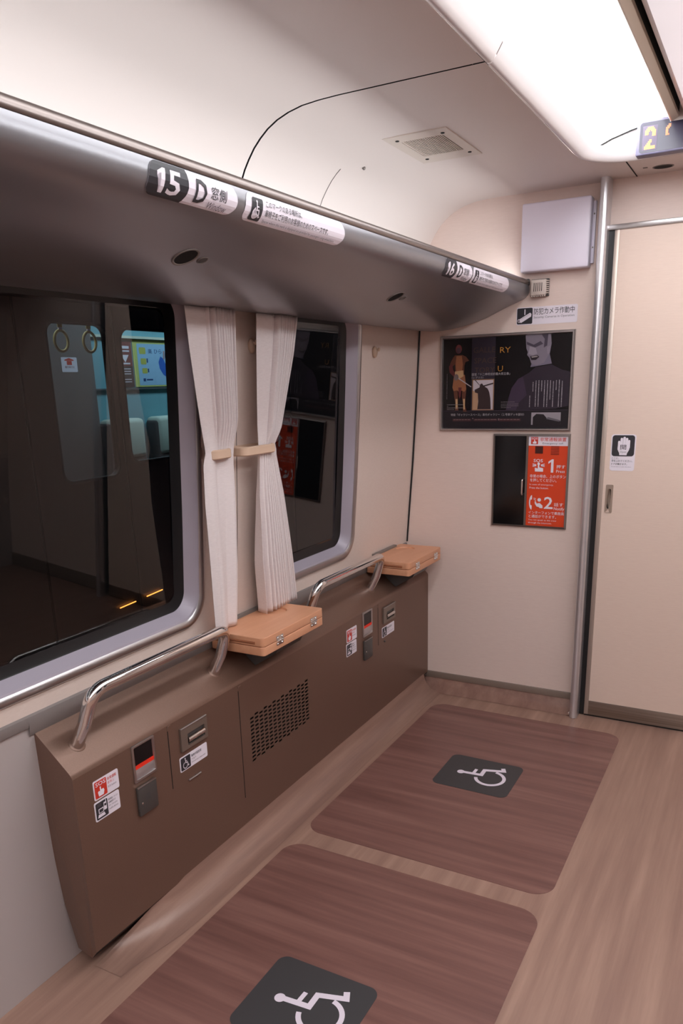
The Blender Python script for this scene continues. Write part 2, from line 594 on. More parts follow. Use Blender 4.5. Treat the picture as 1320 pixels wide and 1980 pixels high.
door = empty('door_1', (XC, 3.09, 0)); tag(door, kind='structure')
XD0, XD1 = -0.568, mir(-0.568, 1)
YD = 3.080
# door leaf with a real recess for the pull handle
hx0, hx1, hz0, hz1 = -0.5335, -0.5195, .868, .945
hole = dense_rrect(hx0, hz0, hx1, hz1, .0065, 5, 4)
loops = ring_loops(hole, (XD0 + .016, .068, XD1, 1.851), 4)
loops_mesh('door_leaf', [[(x, YD, z) for x, z in L] for L in loops], M_DOOR, door)
box('edge_strip', (XD0, YD - .002, .008), (XD0 + .017, YD + .02, 1.850), mat('door_edge_alu', s2l(186, 172, 162), .4, .6), door, bev=.001)
box('kick_plate', (XD0 + .016, YD - .002, .008), (XD1, YD + .02, .069), M_STEEL, door, bev=.001)
box('door_sill_gap', (XD0, YD + .004, .0005), (XD1, YD + .02, .008), M_BLACK, door)
hp = dense_rrect(hx0, hz0, hx1, hz1, .0065, 5, 4)
ho = dense_rrect(hx0 - .0065, hz0 - .015, hx1 + .0065, hz1 + .015, .004, 5, 4)
M_HAND = mat('handle_taupe', s2l(164, 144, 130), .45, .2)
handle = loops_mesh('handle', [[(x, YD - .0002, z) for x, z in ho], [(x, YD - .0022, z) for x, z in ho], [(x, YD - .0025, z) for x, z in hp],
                     [(x, YD + .014, z) for x, z in hp]], M_HAND, door, flip=True)
mesh('handle_cup', [(x, YD + .0138, z) for x, z in hp], [tuple(range(len(hp)))], M_HAND, handle)

# far end of the car behind the camera
tag(box('wall_front', (-1.46, YR - .08, 0), (mir(-1.46, 1), YR, 2.2), M_BULK, None), kind='structure')

# ------------------------------------------------------------------ ceiling
ceil = empty('ceiling', (XC, 0, ZC)); tag(ceil, kind='structure')
COVE = [(-1.318, 1.66), (-1.312, 1.72), (-1.303, 1.78), (-1.293, 1.83), (-1.280, 1.868), (-1.268, 1.892), (-1.254, 1.913), (-1.236, 1.936),
        (-1.216, 1.955), (-1.192, 1.973), (-1.163, 1.988), (-1.130, 1.999), (-1.091, 2.007), (-1.045, 2.0105), (-0.99, ZC), (-0.80, ZC), (-0.632, ZC)]
for side in (-1, 1):
    pr = [(mir(x, side), z) for x, z in COVE]
    sweep_y('ceiling_panel', pr, [YR, -1.5, 1.8365], M_CEIL, ceil, angle=30, flip=side > 0)
    sweep_y('ceiling_panel', pr, [1.8435, 2.5, YB], M_CEIL, ceil, angle=30, flip=side > 0)
    back = [(mir(x - .004, side), z + .006) for x, z in COVE]
    sweep_y('joint_backing', back, [1.80, 1.88], M_DARK, ceil, angle=30, flip=side > 0)
    # edges of both panels at the open joint
    for yy in (1.8365, 1.8435):
        V = [(x, yy, z) for x, z in pr] + [(x, yy, z) for x, z in back]
        n = len(pr)
        mesh('joint_edge', V, [(i, i + 1, n + i + 1, n + i) for i in range(n - 1)], M_DARK, ceil)
# end soffit with the rounded corners of the light trough
RC = 0.15
path = [(-0.615, YR), (-0.615, 2.70)]
arcp = [(-0.615 + RC - RC * cos(radians(a)), 2.70 + RC * sin(radians(a))) for a in range(0, 91, 10)]
leftp = [(-0.632, 2.66)] + [(-0.615 + RC - (RC + .016) * cos(radians(a)), 2.70 + (RC + .016) * sin(radians(a))) for a in range(0, 91, 10)]
rightp = [(mir(x, 1), y) for x, y in leftp[::-1]]
P = leftp + rightp
V = [(x, y, ZC) for x, y in P] + [(x, YB, ZC) for x, y in P]
V = []
F = []
for i, (x, y) in enumerate(P):
    V += [(x, y, ZC), (x, YB, ZC)]
for i in range(len(P) - 1):
    F.append((2 * i, 2 * i + 1, 2 * i + 3, 2 * i + 2))
mesh('end_soffit', V, F, M_CEIL, ceil)
for xa in (-0.509, mir(-0.509, 1)):
    box('soffit_joint', (xa - .0018, 2.868, ZC - .0012), (xa + .0018, YB - .01, ZC + .001), M_DARK, ceil)
# rounded lip round the trough
lipP = [(-0.016, 0.0), (-0.011, -0.004), (-0.004, -0.005), (0.001, -0.002), (0.008, 0.008), (0.016, 0.020), (0.022, 0.030), (0.020, 0.034), (-0.016, 0.034)]
cpath = [(-0.615, YR, 0.0)] + [(-0.615, y, 0.0) for y in (-1.0, 1.0, 1.836)] 
def lip(name, pts, nrm):
    V = []; F = []
    k = len(lipP)
    for (x, y), (nx, ny) in zip(pts, nrm):
        for a, z in lipP:
            V.append((x + nx * a, y + ny * a, ZC + z))
    for j in range(len(pts) - 1):
        for i in range(k - 1):
            F.append((j * k + i, j * k + i + 1, (j + 1) * k + i + 1, (j + 1) * k + i))
    o = mesh(name, V, F, M_TRIMW, ceil, True)
    o.data.set_sharp_from_angle(angle=radians(50))
    return o
for side in (-1, 1):
    sg = 1 if side < 0 else -1
    lip('trough_lip', [(mir(-.615, side), YR), (mir(-.615, side), 1.8375)], [(sg, 0)] * 2)
    pts = [(-.615, 1.8425)] + arcp; nr = [(1, 0)] + [(cos(radians(a)), -sin(radians(a))) for a in range(0, 91, 10)]
    lip('trough_lip', [(mir(x, side), y) for x, y in pts], [(sg * a, b) for a, b in nr])
lip('trough_lip', [(-.465, 2.85), (mir(-.465, 1), 2.85)], [(0, -1)] * 2)
# bright end fascia above the lip
V = [(-.66, 2.875, 2.03), (mir(-.66, 1), 2.875, 2.03), (mir(-.66, 1), 2.895, 2.125), (-.66, 2.895, 2.125)]
mesh('end_fascia', V, [(0, 1, 2, 3)], M_WHITE, ceil)
box('fascia_joint', (-.5915, 2.8735, 2.045), (-.5885, 2.880, 2.085), M_DGREY, ceil)
# trough upper panels (cream part), slot and centre panel
for side in (-1, 1):
    up = [(-.66, 2.013), (-.655, 2.035), (-.632, 2.050)]
    sweep_y('trough_back', [(mir(x, side), z) for x, z in up], [YR, 2.90], M_WHITE, ceil, flip=side > 0)
    up2 = [(-.376, 2.0865), (-.373, 2.0838), (-.369, 2.0835), (-.364, 2.087), (-.357, 2.0905), (-.3535, 2.0935), (-.353, 2.098), (-.3525, 2.108)]
    sweep_y('slot_edge', [(mir(x, side), z) for x, z in up2], [YR, 2.788], mat('slot_edge_beige', s2l(214, 199, 180), .4), ceil, flip=side > 0)
    glow = [(-.405, 2.112), (-.396, 2.110), (-.386, 2.102), (-.376, 2.0865)]
    sweep_y('trough_panel', [(mir(x, side), z) for x, z in glow], [YR, 2.895], M_WHITE, ceil, flip=side > 0)
    sweep_y('air_slot', [(mir(-.3525, side), 2.103), (mir(-.352, side), 2.16), (mir(-.31, side), 2.16)], [YR, 2.788], M_DARK, ceil, flip=side > 0)
cs = [(-.338, 2.13), (-.3375, 2.098), (-.335, 2.094), (-.325, 2.0915)]
for side in (-1, 1):
    sweep_y('panel_edge', [(mir(x, side), z) for x, z in cs], [YR, 2.788], M_WHITE, ceil, angle=60, flip=side > 0)
cp = [(-.325, 2.0915), (-.23, 2.089), (-.13, 2.088), (mir(-.23, 1), 2.089), (mir(-.325, 1), 2.0915)]
cl = empty('centre_panel_added_glow', (XC, 0, 2.09)); tag(cl, 'pale centre ceiling panel with an added soft glow beyond the black air slot', 'lamp')  # emission added so the panel looks bright as if directly lit
sweep_y('glow_panel', cp, [YR, 2.788], mat('centre_painted_glow', (0.80, 0.75, 0.78), .5, emit=0.75), cl)
mesh('slot_end', [(-.376, 2.789, 2.084), (mir(-.376, 1), 2.789, 2.084), (mir(-.376, 1), 2.789, 2.18), (-.376, 2.789, 2.18)], [(0, 1, 2, 3)], M_WHITE, ceil)
mesh('trough_end', [(-.66, 2.90, 2.03), (mir(-.66, 1), 2.90, 2.03), (mir(-.66, 1), 2.90, 2.18), (-.66, 2.90, 2.18)], [(0, 1, 2, 3)], M_WHITE, ceil)

def trough_glow(side, label):  # reflecting ceiling panel given its own glow instead of LEDs behind the lip
    root = empty('trough_glow_panel', (mir(-.53, side), 0, 2.09))
    tag(root, label, 'lamp', 'ceiling trough panels with added glow')
    pr = [(-.632, 2.050), (-.60, 2.068), (-.56, 2.084), (-.50, 2.100), (-.44, 2.111), (-.405, 2.112)]
    sweep_y('glow_panel', [(mir(x, side), z) for x, z in pr], [YR, -1.0, 1.5, 2.866], M_TROUGH_GLOW, root, flip=side > 0)
for side in (-1, 1):
    sweep_y('shadow_gap', [(mir(x, side), z) for x, z in [(-.632, 2.050), (-.60, 2.068), (-.56, 2.084), (-.50, 2.100), (-.44, 2.111), (-.405, 2.112)]], [2.867, 2.884], M_DARK, ceil, flip=side > 0)
trough_glow(-1, 'long white ceiling trough panel with an added glow above the wheelchair spaces')
trough_glow(1, 'long ceiling trough panel with an added glow on the opposite side of the aisle')

# ceiling vent grille ------------------------------------------------------
vent = empty('ceiling_vent', (-.955, 2.35, ZC))
tag(vent, 'cream slotted air vent plate screwed into the side ceiling', 'vent')
vx0, vx1, vy0, vy1 = -1.052, -.862, 2.205, 2.505
hole = dense_rrect(vx0 + .033, vy0 + .055, vx1 - .03, vy1 - .075, .008, 5, 6)
loops = ring_loops(hole, (vx0, vy0, vx1, vy1), 2)
Ls = [[(x, y, ZC - .003) for x, y in L] for L in loops]
Ls.append([(x, y, ZC + .002) for x, y in loops[-1]])
Ls.insert(0, [(x, y, ZC + .004) for x, y in loops[0]])
M_VENT = mat('vent_cream', s2l(212, 200, 190), .5)
loops_mesh('vent_plate', Ls, M_VENT, vent, flip=True)
mesh('vent_back', [(vx0 + .02, vy0 + .04, ZC - .0004), (vx1 - .02, vy0 + .04, ZC - .0004), (vx1 - .02, vy1 - .06, ZC - .0004), (vx0 + .02, vy1 - .06, ZC - .0004)], [(3, 2, 1, 0)], mat('vent_shadow_grey', s2l(88, 80, 76), .7), vent)
nsl = 19
ly0, ly1 = vy0 + .058, vy1 - .078
sl = None
for k in range(nsl):
    xx = vx0 + .036 + (vx1 - .033 - vx0 - .036) * (k + .5) / nsl
    if sl is None:
        sl = box('slat', (xx - .0016, ly0, ZC - .0028), (xx + .0016, ly1, ZC - .0006), M_VENT, vent)
        x00 = xx
    else:
        c = sl.copy(); COL.objects.link(c); c.location.x += xx - x00
for (a, b) in ((-1.022, 2.243), (-.886, 2.243), (-.886, 2.462), (-1.022, 2.462)):
    bm = bmesh.new()
    bmesh.ops.create_cone(bm, segments=12, radius1=.0055, radius2=.0055, depth=.002, cap_ends=True, matrix=Matrix.Translation((a, b, ZC - .0035)))
    from_bm('screw', bm, M_DARK, vent)

# thin seam and screw of the cove panel above the rack
def cove_pt(s):
    """point on the cove at fraction s (0 bottom .. 1 flat ceiling)"""
    L = [0]
    for i in range(1, len(COVE)):
        L.append(L[-1] + math.dist(COVE[i], COVE[i - 1]))
    t = s * L[14]
    for i in range(1, len(COVE)):
        if L[i] >= t:
            q = (t - L[i - 1]) / (L[i] - L[i - 1])
            return (COVE[i - 1][0] * (1 - q) + COVE[i][0] * q, COVE[i - 1][1] * (1 - q) + COVE[i][1] * q)
sp = []
for k in range(13):
    x, z = cove_pt(.18 + .42 * k / 12)
    sp.append((x + .0006, 2.24, z - .0004))
tube('panel_seam', sp, .0011, M_GREYP, ceil, 6)
x, z = cove_pt(.66)
bm = bmesh.new()
bmesh.ops.create_uvsphere(bm, u_segments=12, v_segments=6, radius=.0055, matrix=Matrix.Translation((x + .001, 2.335, z - .001)))
from_bm('panel_screw', bm, M_GREYP, ceil, True)
# dark ceiling spot and small mark on the end soffit
def soffit_spot(x, y, r, label):
    root = empty('ceiling_spot', (x, y, ZC)); tag(root, label, 'downlight')
    Lp = lambda rr, z: [(x + rr * cos(2 * pi * k / 24), y + rr * .8 * sin(2 * pi * k / 24), z) for k in range(24)]
    loops_mesh('rim', [Lp(r * 1.12, ZC + .001), Lp(r * 1.1, ZC - .0015), Lp(r, ZC - .0018), Lp(r * .96, ZC - .0012)], M_GREYP, root, True, flip=False)
    mesh('dark_opening', Lp(r * .97, ZC - .0012), [tuple(range(24))[::-1]], M_DARK, root)
soffit_spot(-.415, 3.005, .030, 'round dark opening in the ceiling just under the text display')
tag(box('ceiling_mark', (-.475, 2.982, ZC - .0016), (-.461, 2.992, ZC - .0002), M_GREYP), 'tiny grey marker beside the dark ceiling opening under the display', 'marker')

# ------------------------------------------------------------------ luggage rack
RK = [(-1.318, 1.716), (-.905, 1.716), (-.892, 1.7145), (-.884, 1.713)]
FAS = [(-.8735, 1.6945), (-.8718, 1.687), (-.8712, 1.678), (-.8724, 1.669), (-.8768, 1.660), (-.8855, 1.6515), (-.8990, 1.6440), (-.919, 1.6360), (-.945, 1.6270), (-.975, 1.6150), (-1.005, 1.6020), (-1.039, 1.588), (-1.085, 1.574), (-1.135, 1.562), (-1.18, 1.5545), (-1.223, 1.5500), (-1.27, 1.5500), (-1.3235, 1.556)]
def rack(side, label):
    root = empty('luggage_rack', (mir(-1.324, side), 0, 1.55))
    tag(root, label, 'luggage rack', 'overhead luggage racks')
    body = [(-1.3235, 1.70), (-.90, 1.70), (-.880, 1.6945)] + FAS
    o = sweep_y('rack_shell', [(mir(x, side), z) for x, z in body], [YR, -1, 1, YB - .003], M_RACK, root, angle=24, closed=True, flip=side > 0)
    rl = [(-.893, 1.6965), (-.8745, 1.6945), (-.8715, 1.6965), (-.8705, 1.7005), (-.8712, 1.7075), (-.8745, 1.7125), (-.881, 1.7145), (-.892, 1.7135)]
    sweep_y('front_rail', [(mir(x, side), z) for x, z in rl], [YR, -1, 1, YB - .02], M_RAIL, root, angle=50, closed=True, flip=side > 0)
    box('rail_end_cap', (min(mir(-.895, side), mir(-.870, side)), YB - .020, 1.694), (max(mir(-.895, side), mir(-.870, side)), YB - .004, 1.716), M_DGREY, root, bev=.003)
    return root
rack(-1, 'long silver luggage rack with curved underside above the curtained windows')
rack(1, 'long silver luggage rack along the opposite side wall of the car')
def rack_fill(side, label):  # extra strip put behind the rail to brighten the cove above
    root = empty('rack_fill_light', (mir(-.90, side), 0, 1.70)); tag(root, label, 'lamp', 'added light strips on the racks')
    xa, xb = sorted((mir(-.902, side), mir(-.896, side)))
    box('fill_channel', (xa, YR + .02, 1.7005), (xb, YB - .04, 1.7185), M_WHITE, root)
    xs = mir(-.9025, side)
    mesh('fill_strip', [(xs, YR + .03, 1.7015), (xs, YB - .05, 1.7015), (xs, YB - .05, 1.7180), (xs, YR + .03, 1.7180)], [(0, 1, 2, 3)], mat('rack_fill_strip', GLOW_COLOR, .6, emit=RACK_FILL), root)
rack_fill(-1, 'added unseen light strip behind the front rail of the rack above the windows')
rack_fill(1, 'added unseen light strip behind the front rail of the opposite rack')
def rack_spot(y, label):
    """dark reading-light opening with a small button, on the underside"""
    root = empty('reading_light', (-1.016, y, 1.598)); tag(root, label, 'reading light', 'reading lights under the rack')
    d = Vector((-1.039 + .975, 0, 1.588 - 1.616)).normalized()
    nrm = Vector((-d.z, 0, d.x)) * 1.0
    if nrm.z > 0: nrm = -nrm
    for cy, r, nm, h in ((0, .026, 'lamp_opening', .0010), (.050, .011, 'switch_button', .0012)):
        c = Vector((-1.016, y + cy, 1.5975))
        def Lp(rr, hh):
            return [c + d * (rr * sin(2 * pi * k / 24)) + Vector((0, 1, 0)) * (rr * cos(2 * pi * k / 24)) + nrm * hh for k in range(24)]
        L0, L1, L2, L3 = Lp(r * 1.12, -.0012), Lp(r * 1.1, .0016), Lp(r * .97, .0018), Lp(r * .92, .0006)
        q = loops_mesh(nm, [L0, L1, L2, L3], M_GREYP, root, True)
        mesh('dark_inset', L3, [tuple(range(24))], M_DARK if nm == 'lamp_opening' else M_DGREY, q)
rack_spot(1.262, 'dark round reading light under the rack, just above the near curtain')
rack_spot(2.210, 'small dark round reading light under the rack, above the far window edge')

# ------------------------------------------------------------------ signs on the rack front
class RackFrame:
    """print that follows the rounded rack front; v runs up the front, s0 is where v = 0 lies below the rail"""
    curved = .0045
    def __init__(s, y, s0):
        s.y, s.s0 = y, s0
        s.L = [0.0]
        for k in range(1, len(FAS)):
            s.L.append(s.L[-1] + math.dist(FAS[k], FAS[k - 1]))
    def p(s, u, v, h=0.0):
        d = max(0.0, s.s0 - v)
        for k in range(1, len(FAS)):
            if s.L[k] >= d:
                break
        t = (d - s.L[k - 1]) / (s.L[k] - s.L[k - 1])
        a, b = Vector((FAS[k - 1][0], 0, FAS[k - 1][1])), Vector((FAS[k][0], 0, FAS[k][1]))
        q = a.lerp(b, t); e = (b - a).normalized()
        n = Vector((-e.z, 0, e.x))
        if n.x < 0: n = -n
        return q + n * h + Vector((0, s.y + u, 0))
def pill(x0, y0, x1, y1, rl, rr, seg=8):
    P = []
    for cx, cy, a0, r in ((x1 - rr, y0 + rr, -90, rr), (x1 - rr, y1 - rr, 0, rr), (x0 + rl, y1 - rl, 90, rl), (x0 + rl, y0 + rl, 180, rl)):
        for k in range(seg + 1):
            a = radians(a0 + 90 * k / seg)
            P.append((cx + r * cos(a), cy + r * sin(a)))
    return P
def digit_one(x0, y0, x1, y1):
    w_, h_ = x1 - x0, y1 - y0
    return [(x0 + q * w_, y0 + r * h_) for q, r in ((.45, 0), (1, 0), (1, 1), (.60, 1), (-.15, .82), (-.15, .66), (.45, .80))]
def seat_sign(num, y, other):
    fr = RackFrame(y, .0615)
    H0, H1 = .0085, .0600
    o = plate('seat_number_sign', fr, pill(0, H0, .228, H1, .018, .026), M_STICK)
    tag(o, 'dark and white seat sign on the rack, %s' % ('large near one, left' if num == '15' else 'small far one by the bulkhead'), 'sign', 'seat signs on the rack')
    P = pill(0, H0, .092, H1, .018, .004)
    bulge = []
    for k in range(9):
        a = -1 + 2 * k / 8
        bulge.append((.086 + .008 * (1 - a * a), H0 + (H1 - H0) * k / 8))
    P = [p for p in P if p[0] < .08] 
    left = [p for p in P]
    poly = bulge + left
    shapes('dark_field', fr, [poly], M_INK, o, 3)
    shapes('lettering', fr, [digit_one(.020, .017, .036, .052)], M_STICK, o, 4)
    text(fr, num[1], .044, .017, .074, .052, M_STICK, o, 4, bold=0.018)
    text(fr, 'D', .112, .017, .141, .052, M_INK, o, 4, bold=0.014)
    text(fr, '窓側', .152, .029, .195, .048, M_INK, o, 4, bold=0.003)
    text(fr, 'Window', .150, .013, .202, .025, M_INKG, o, 4, shear=.2)
    return o
def space_sign(y, other):
    fr = RackFrame(y, .0565)
    H0, H1 = .004, .0552
    o = plate('wheelchair_space_sign', fr, pill(0, H0, .372, H1, .016, .026), M_STICK)
    tag(o, 'long white wheelchair sign on the rack, %s' % ('large one above the curtains' if other == '15' else 'small far one near the bulkhead'), 'sign', 'wheelchair space signs on the rack')
    shapes('symbol_field', fr, [rrect(.018, .009, .053, .048, .004)], M_INK, o, 3)
    shapes('wheelchair_symbol', fr, wheelchair(.0155, .0345, .0285), M_STICK, o, 4)
    text(fr, 'このマークのある場所は、', .062, .037, .190, .048, M_INK, o, 4, bold=0.003)
    text(fr, '車椅子をご利用のお客様のためのスペースです。', .062, .0215, .300, .0335, M_INK, o, 4, bold=0.003)
    text(fr, 'Spaces where this mark is displayed are provided for passengers using wheelchairs.', .062, .009, .338, .0165, M_INKG, o, 4)
    return o
seat_sign('15', 1.010, '')
space_sign(1.262, '15')
seat_sign('16', 2.236, '')
space_sign(2.470, '16')

# ------------------------------------------------------------------ bulkhead equipment
BK = Frame((0, YB, 0), (1, 0, 0), (0, 0, 1))
# lavender-white cover box
ob = box('equipment_box', (-.897, YB - .052, 1.735), (-.650, YB - .0005, 1.967), M_LBOX, None, bev=.007, seg=3)
tag(ob, 'square lavender white plastic cover box high on the bulkhead', 'box')
box('mounting_flange', (-.652, YB - .012, 1.75), (-.640, YB - .0008, 1.955), M_LBOX, ob, bev=.002)
for zz in (1.80, 1.91):
    box('flange_screw', (-.6475, YB - .0135, zz), (-.6435, YB - .0118, zz + .005), M_GREYP, ob)
# small louvred sensor
sr = empty('temperature_sensor', (-.83, YB, 1.65)); tag(sr, 'small square louvred sensor under the white box', 'sensor')
box('sensor_base', (-.862, YB - .014, 1.652), (-.797, YB - .0005, 1.712), M_DGREY, sr)
box('sensor_cover', (-.860, YB - .030, 1.655), (-.803, YB - .013, 1.709), M_SENS, sr, bev=.003)
for k in range(5):
    xx = -.8475 + .0072 * k
    box('cover_slot', (xx - .0011, YB - .0305, 1.668), (xx + .0011, YB - .0295, 1.698), M_DARK, sr)
for k in range(7):
    zz = 1.660 + .007 * k
    box('side_fin', (-.804, YB - .027, zz), (-.796, YB - .004, zz + .003), M_SENS, sr)
    box('bottom_fin', (-.857 + .0078 * k, YB - .027, 1.650), (-.8535 + .0078 * k, YB - .004, 1.656), M_SENS, sr)

# security camera sign
sg = plate('security_camera_sign', BK, rrect(-.919, 1.554, -.689, 1.617, .006), M_STICK)
tag(sg, 'white security camera sign with dark camera pictogram above the poster', 'sign')
shapes('pictogram_field', BK, [rrect(-.9165, 1.557, -.857, 1.6145, .005)], M_INK, sg, 3)
shapes('camera_pictogram', BK, [[(-.909, 1.566), (-.904, 1.577), (-.866, 1.597), (-.861, 1.592), (-.862, 1.583), (-.900, 1.562)],
                                [(-.8885, 1.590), (-.8845, 1.590), (-.8845, 1.610), (-.8885, 1.610)], circ(-.908, 1.5695, .0065, 14)], M_STICK, sg, 4)
shapes('lens', BK, [circ(-.909, 1.569, .0042, 14)], M_INKG, sg, 5)
shapes('camera_edge', BK, stroke([(-.900, 1.5755), (-.866, 1.592)], .0008), M_INKG, sg, 5)
text(BK, '防犯カメラ作動中', -.852, 1.588, -.700, 1.611, M_INK, sg, 3, bold=0.003)
text(BK, 'Security Cameras in Operation', -.852, 1.573, -.700, 1.583, M_INKG, sg, 3)

# poster -------------------------------------------------------------------
po = empty('framed_poster', (-.96, YB, 1.155)); tag(po, 'framed dark exhibition poster with statues and gold lettering', 'poster')
px0, px1, pz0, pz1 = -1.228, -.6905, 1.1565, 1.529
fo = [(px0, pz0), (px1, pz0), (px1, pz1), (px0, pz1)]
def rl(i, d):
    return [(x, YB - d, z) for x, z in [(px0 + i, pz0 + i), (px1 - i, pz0 + i), (px1 - i, pz1 - i), (px0 + i, pz1 - i)]]
loops_mesh('frame', [rl(0, .0003), rl(.001, .010), rl(.004, .0125), rl(.009, .0125), rl(.0125, .006), rl(.013, .002)], M_SILVER, po, flip=True)
PF = Frame((px0 + .012, YB - .003, pz0 + .012), (1, 0, 0), (0, 0, 1))
PW, PH = px1 - px0 - .024, pz1 - pz0 - .024
mesh('poster_sheet', [PF.p(0, 0), PF.p(PW, 0), PF.p(PW, PH), PF.p(0, PH)], [(0, 1, 2, 3)], mat('poster_black', s2l(14, 12, 16), .25), po)
def pp(L):
    return [(u * PW, v * PH) for u, v in L]
pm = lambda n, r, g, b: mat('poster_' + n, s2l(r, g, b), .35)
def art(n, L, m, lay):
    o = shapes(n, PF, [pp(q) for q in L], m, po, lay)
    if len(L) > 4:
        o['kind'] = 'stuff'
    return o
art('print_column', [[(.235, .0), (.425, .0), (.425, 1), (.235, 1)]], pm('plum', 40, 33, 46), 1)
art('print_band', [[(.0, .0), (1, .0), (1, .195), (.0, .195)]], pm('band', 24, 20, 28), 2)
art('print_rule', [[(.0, .193), (1, .193), (1, .197), (.0, .197)]], pm('rule', 70, 56, 74), 3)
bronze, bronzed, maroon, gold = pm('bronze', 150, 96, 66), pm('bronze_dark', 92, 52, 38), pm('maroon', 96, 42, 44), pm('gold', 196, 160, 120)
# standing warrior figure
art('figure_skin', [circ(.128, .885, .026, 16, .05)], pm('helm', 104, 44, 46), 2)
art('figure_face', [circ(.127, .87, .018, 14, .032)], pm('shade', 70, 48, 58), 3)
art('figure_torso', [[(.098, .82), (.160, .82), (.190, .80), (.215, .755), (.185, .74), (.178, .70), (.176, .60), (.102, .60), (.100, .72), (.065, .68), (.048, .665), (.060, .735), (.080, .79)]], bronzed, 3)
art('figure_plate', [[(.110, .81), (.155, .81), (.165, .72), (.158, .62), (.112, .62), (.104, .72)]], bronze, 4)
art('figure_arm', [[(.048, .70), (.078, .73), (.085, .66), (.110, .60), (.098, .57), (.055, .63)]], maroon, 4)
art('figure_belt', [[(.100, .64), (.168, .65), (.172, .585), (.140, .56), (.100, .585)]], gold, 5)
art('figure_skirt', [[(.092, .60), (.182, .60), (.196, .44), (.180, .41), (.150, .43), (.140, .40), (.120, .43), (.090, .42), (.080, .46)]], bronze, 4)
art('figure_cloth', [[(.130, .46), (.158, .46), (.152, .36), (.144, .33), (.134, .37)]], maroon, 6)
art('figure_legs', [[(.088, .44), (.122, .44), (.128, .34), (.128, .26), (.134, .20), (.104, .20), (.106, .28), (.096, .35)],
                    [(.162, .44), (.196, .43), (.190, .34), (.188, .26), (.202, .185), (.172, .185), (.170, .28), (.160, .35)]], bronzed, 3)
art('figure_greave', [[(.108, .33), (.124, .33), (.126, .22), (.110, .22)]], gold, 4)
art('figure_greave', [[(.170, .33), (.186, .33), (.186, .21), (.176, .21)]], gold, 4)
art('sword', [[(.120, .565), (.126, .575), (.238, .468), (.236, .460)]], pm('steel', 176, 164, 168), 7)
art('sword_guard', [circ(.112, .575, .020, 14, .036)], pm('guard', 120, 104, 104), 7)
# big stern face with dark robe
art('bust_robe', [[(.545, .19), (.56, .30), (.58, .42), (.62, .545), (.69, .60), (.74, .66), (.86, .68), (.94, .62), (1, .60), (1, .24), (.90, .21)]], pm('robe', 40, 31, 44), 1)
art('bust_robe_light', [[(.52, .20), (.54, .34), (.56, .44), (.61, .54), (.645, .56), (.66, .48), (.68, .36), (.62, .28), (.60, .20)]], pm('robe2', 58, 44, 64), 2)
art('bust_neck', [[(.70, .66), (.86, .69), (.84, .80), (.72, .76)]], pm('neck', 112, 104, 122), 2)
art('bust_head', [[(.655, 1.0), (.845, 1.0), (.852, .90), (.842, .80), (.80, .70), (.745, .675), (.705, .70), (.69, .76), (.672, .79), (.676, .82), (.664, .86)]], pm('face', 124, 115, 128), 3)
art('bust_brow', [[(.665, .93), (.72, .895), (.77, .93), (.79, .90), (.73, .865), (.668, .90)], [(.775, 1.0), (.80, .95), (.795, .86), (.82, .88), (.825, 1.0)]], pm('brow', 70, 62, 76), 4)
art('bust_nose', [[(.690, .88), (.735, .86), (.748, .80), (.715, .785), (.683, .80)]], pm('nose', 150, 140, 152), 5)
art('bust_mouth', [[(.695, .775), (.75, .785), (.765, .765), (.74, .735), (.705, .735)]], pm('mouth', 34, 24, 34), 5)
art('bust_teeth', [[(.705, .772), (.748, .778), (.755, .766), (.71, .758)]], pm('teeth', 150, 140, 140), 6)
art('bust_ear', [[(.818, .86), (.842, .88), (.840, .80), (.824, .79)]], pm('ear', 136, 126, 140), 5)
# small framed picture
art('inset_border', [[(.245, .20), (.422, .20), (.422, .545), (.245, .545)]], pm('tan', 142, 106, 76), 4)
art('inset_picture', [[(.252, .208), (.415, .208), (.415, .535), (.252, .535)]], pm('inset', 190, 178, 186), 5)
art('inset_figure', [[(.29, .21), (.36, .21), (.40, .21), (.395, .33), (.385, .40), (.372, .44), (.34, .47), (.325, .50), (.31, .49), (.305, .455), (.265, .43), (.268, .40), (.292, .39), (.297, .30)],
                     [(.30, .485), (.262, .54), (.272, .54), (.314, .47)], [(.32, .47), (.415, .505), (.415, .49), (.32, .455)]], pm('insetdark', 52, 38, 40), 6)
art('inset_wall', [[(.252, .208), (.292, .208), (.298, .40), (.252, .42)]], pm('insettan', 176, 140, 112), 5.5)
# lettering
text(PF, 'GALLE', .250 * PW, .835 * PH, .425 * PW, .895 * PH, pm('golddim', 74, 54, 46), po, 5)
text(PF, 'RY', .462 * PW, .825 * PH, .545 * PW, .885 * PH, pm('goldtext', 168, 116, 48), po, 5)
text(PF, 'SPACE', .258 * PW, .72 * PH, .435 * PW, .78 * PH, pm('golddim', 74, 54, 46), po, 5)
text(PF, 'TORY', .262 * PW, .615 * PH, .425 * PW, .675 * PH, pm('golddim', 74, 54, 46), po, 5)
text(PF, 'U', .448 * PW, .625 * PH, .488 * PW, .685 * PH, pm('goldtext', 168, 116, 48), po, 5)
PTX = pm('textwhite', 176, 170, 176)
text(PF, '国宝「十二神将伐折羅大将立像」', .240 * PW, .585 * PH, .545 * PW, .615 * PH, PTX, po, 5)
text(PF, '（レプリカ）', .240 * PW, .553 * PH, .335 * PW, .577 * PH, PTX, po, 5)
def dashes(u0, u1, v, h, n):
    out = []
    for k in range(n):
        a = u0 + (u1 - u0) * (k + random.uniform(0, .15)) / n
        b = u0 + (u1 - u0) * (k + random.uniform(.75, .95)) / n
        out.append([(a, v), (b, v), (b, v + h), (a, v + h)])
    return out
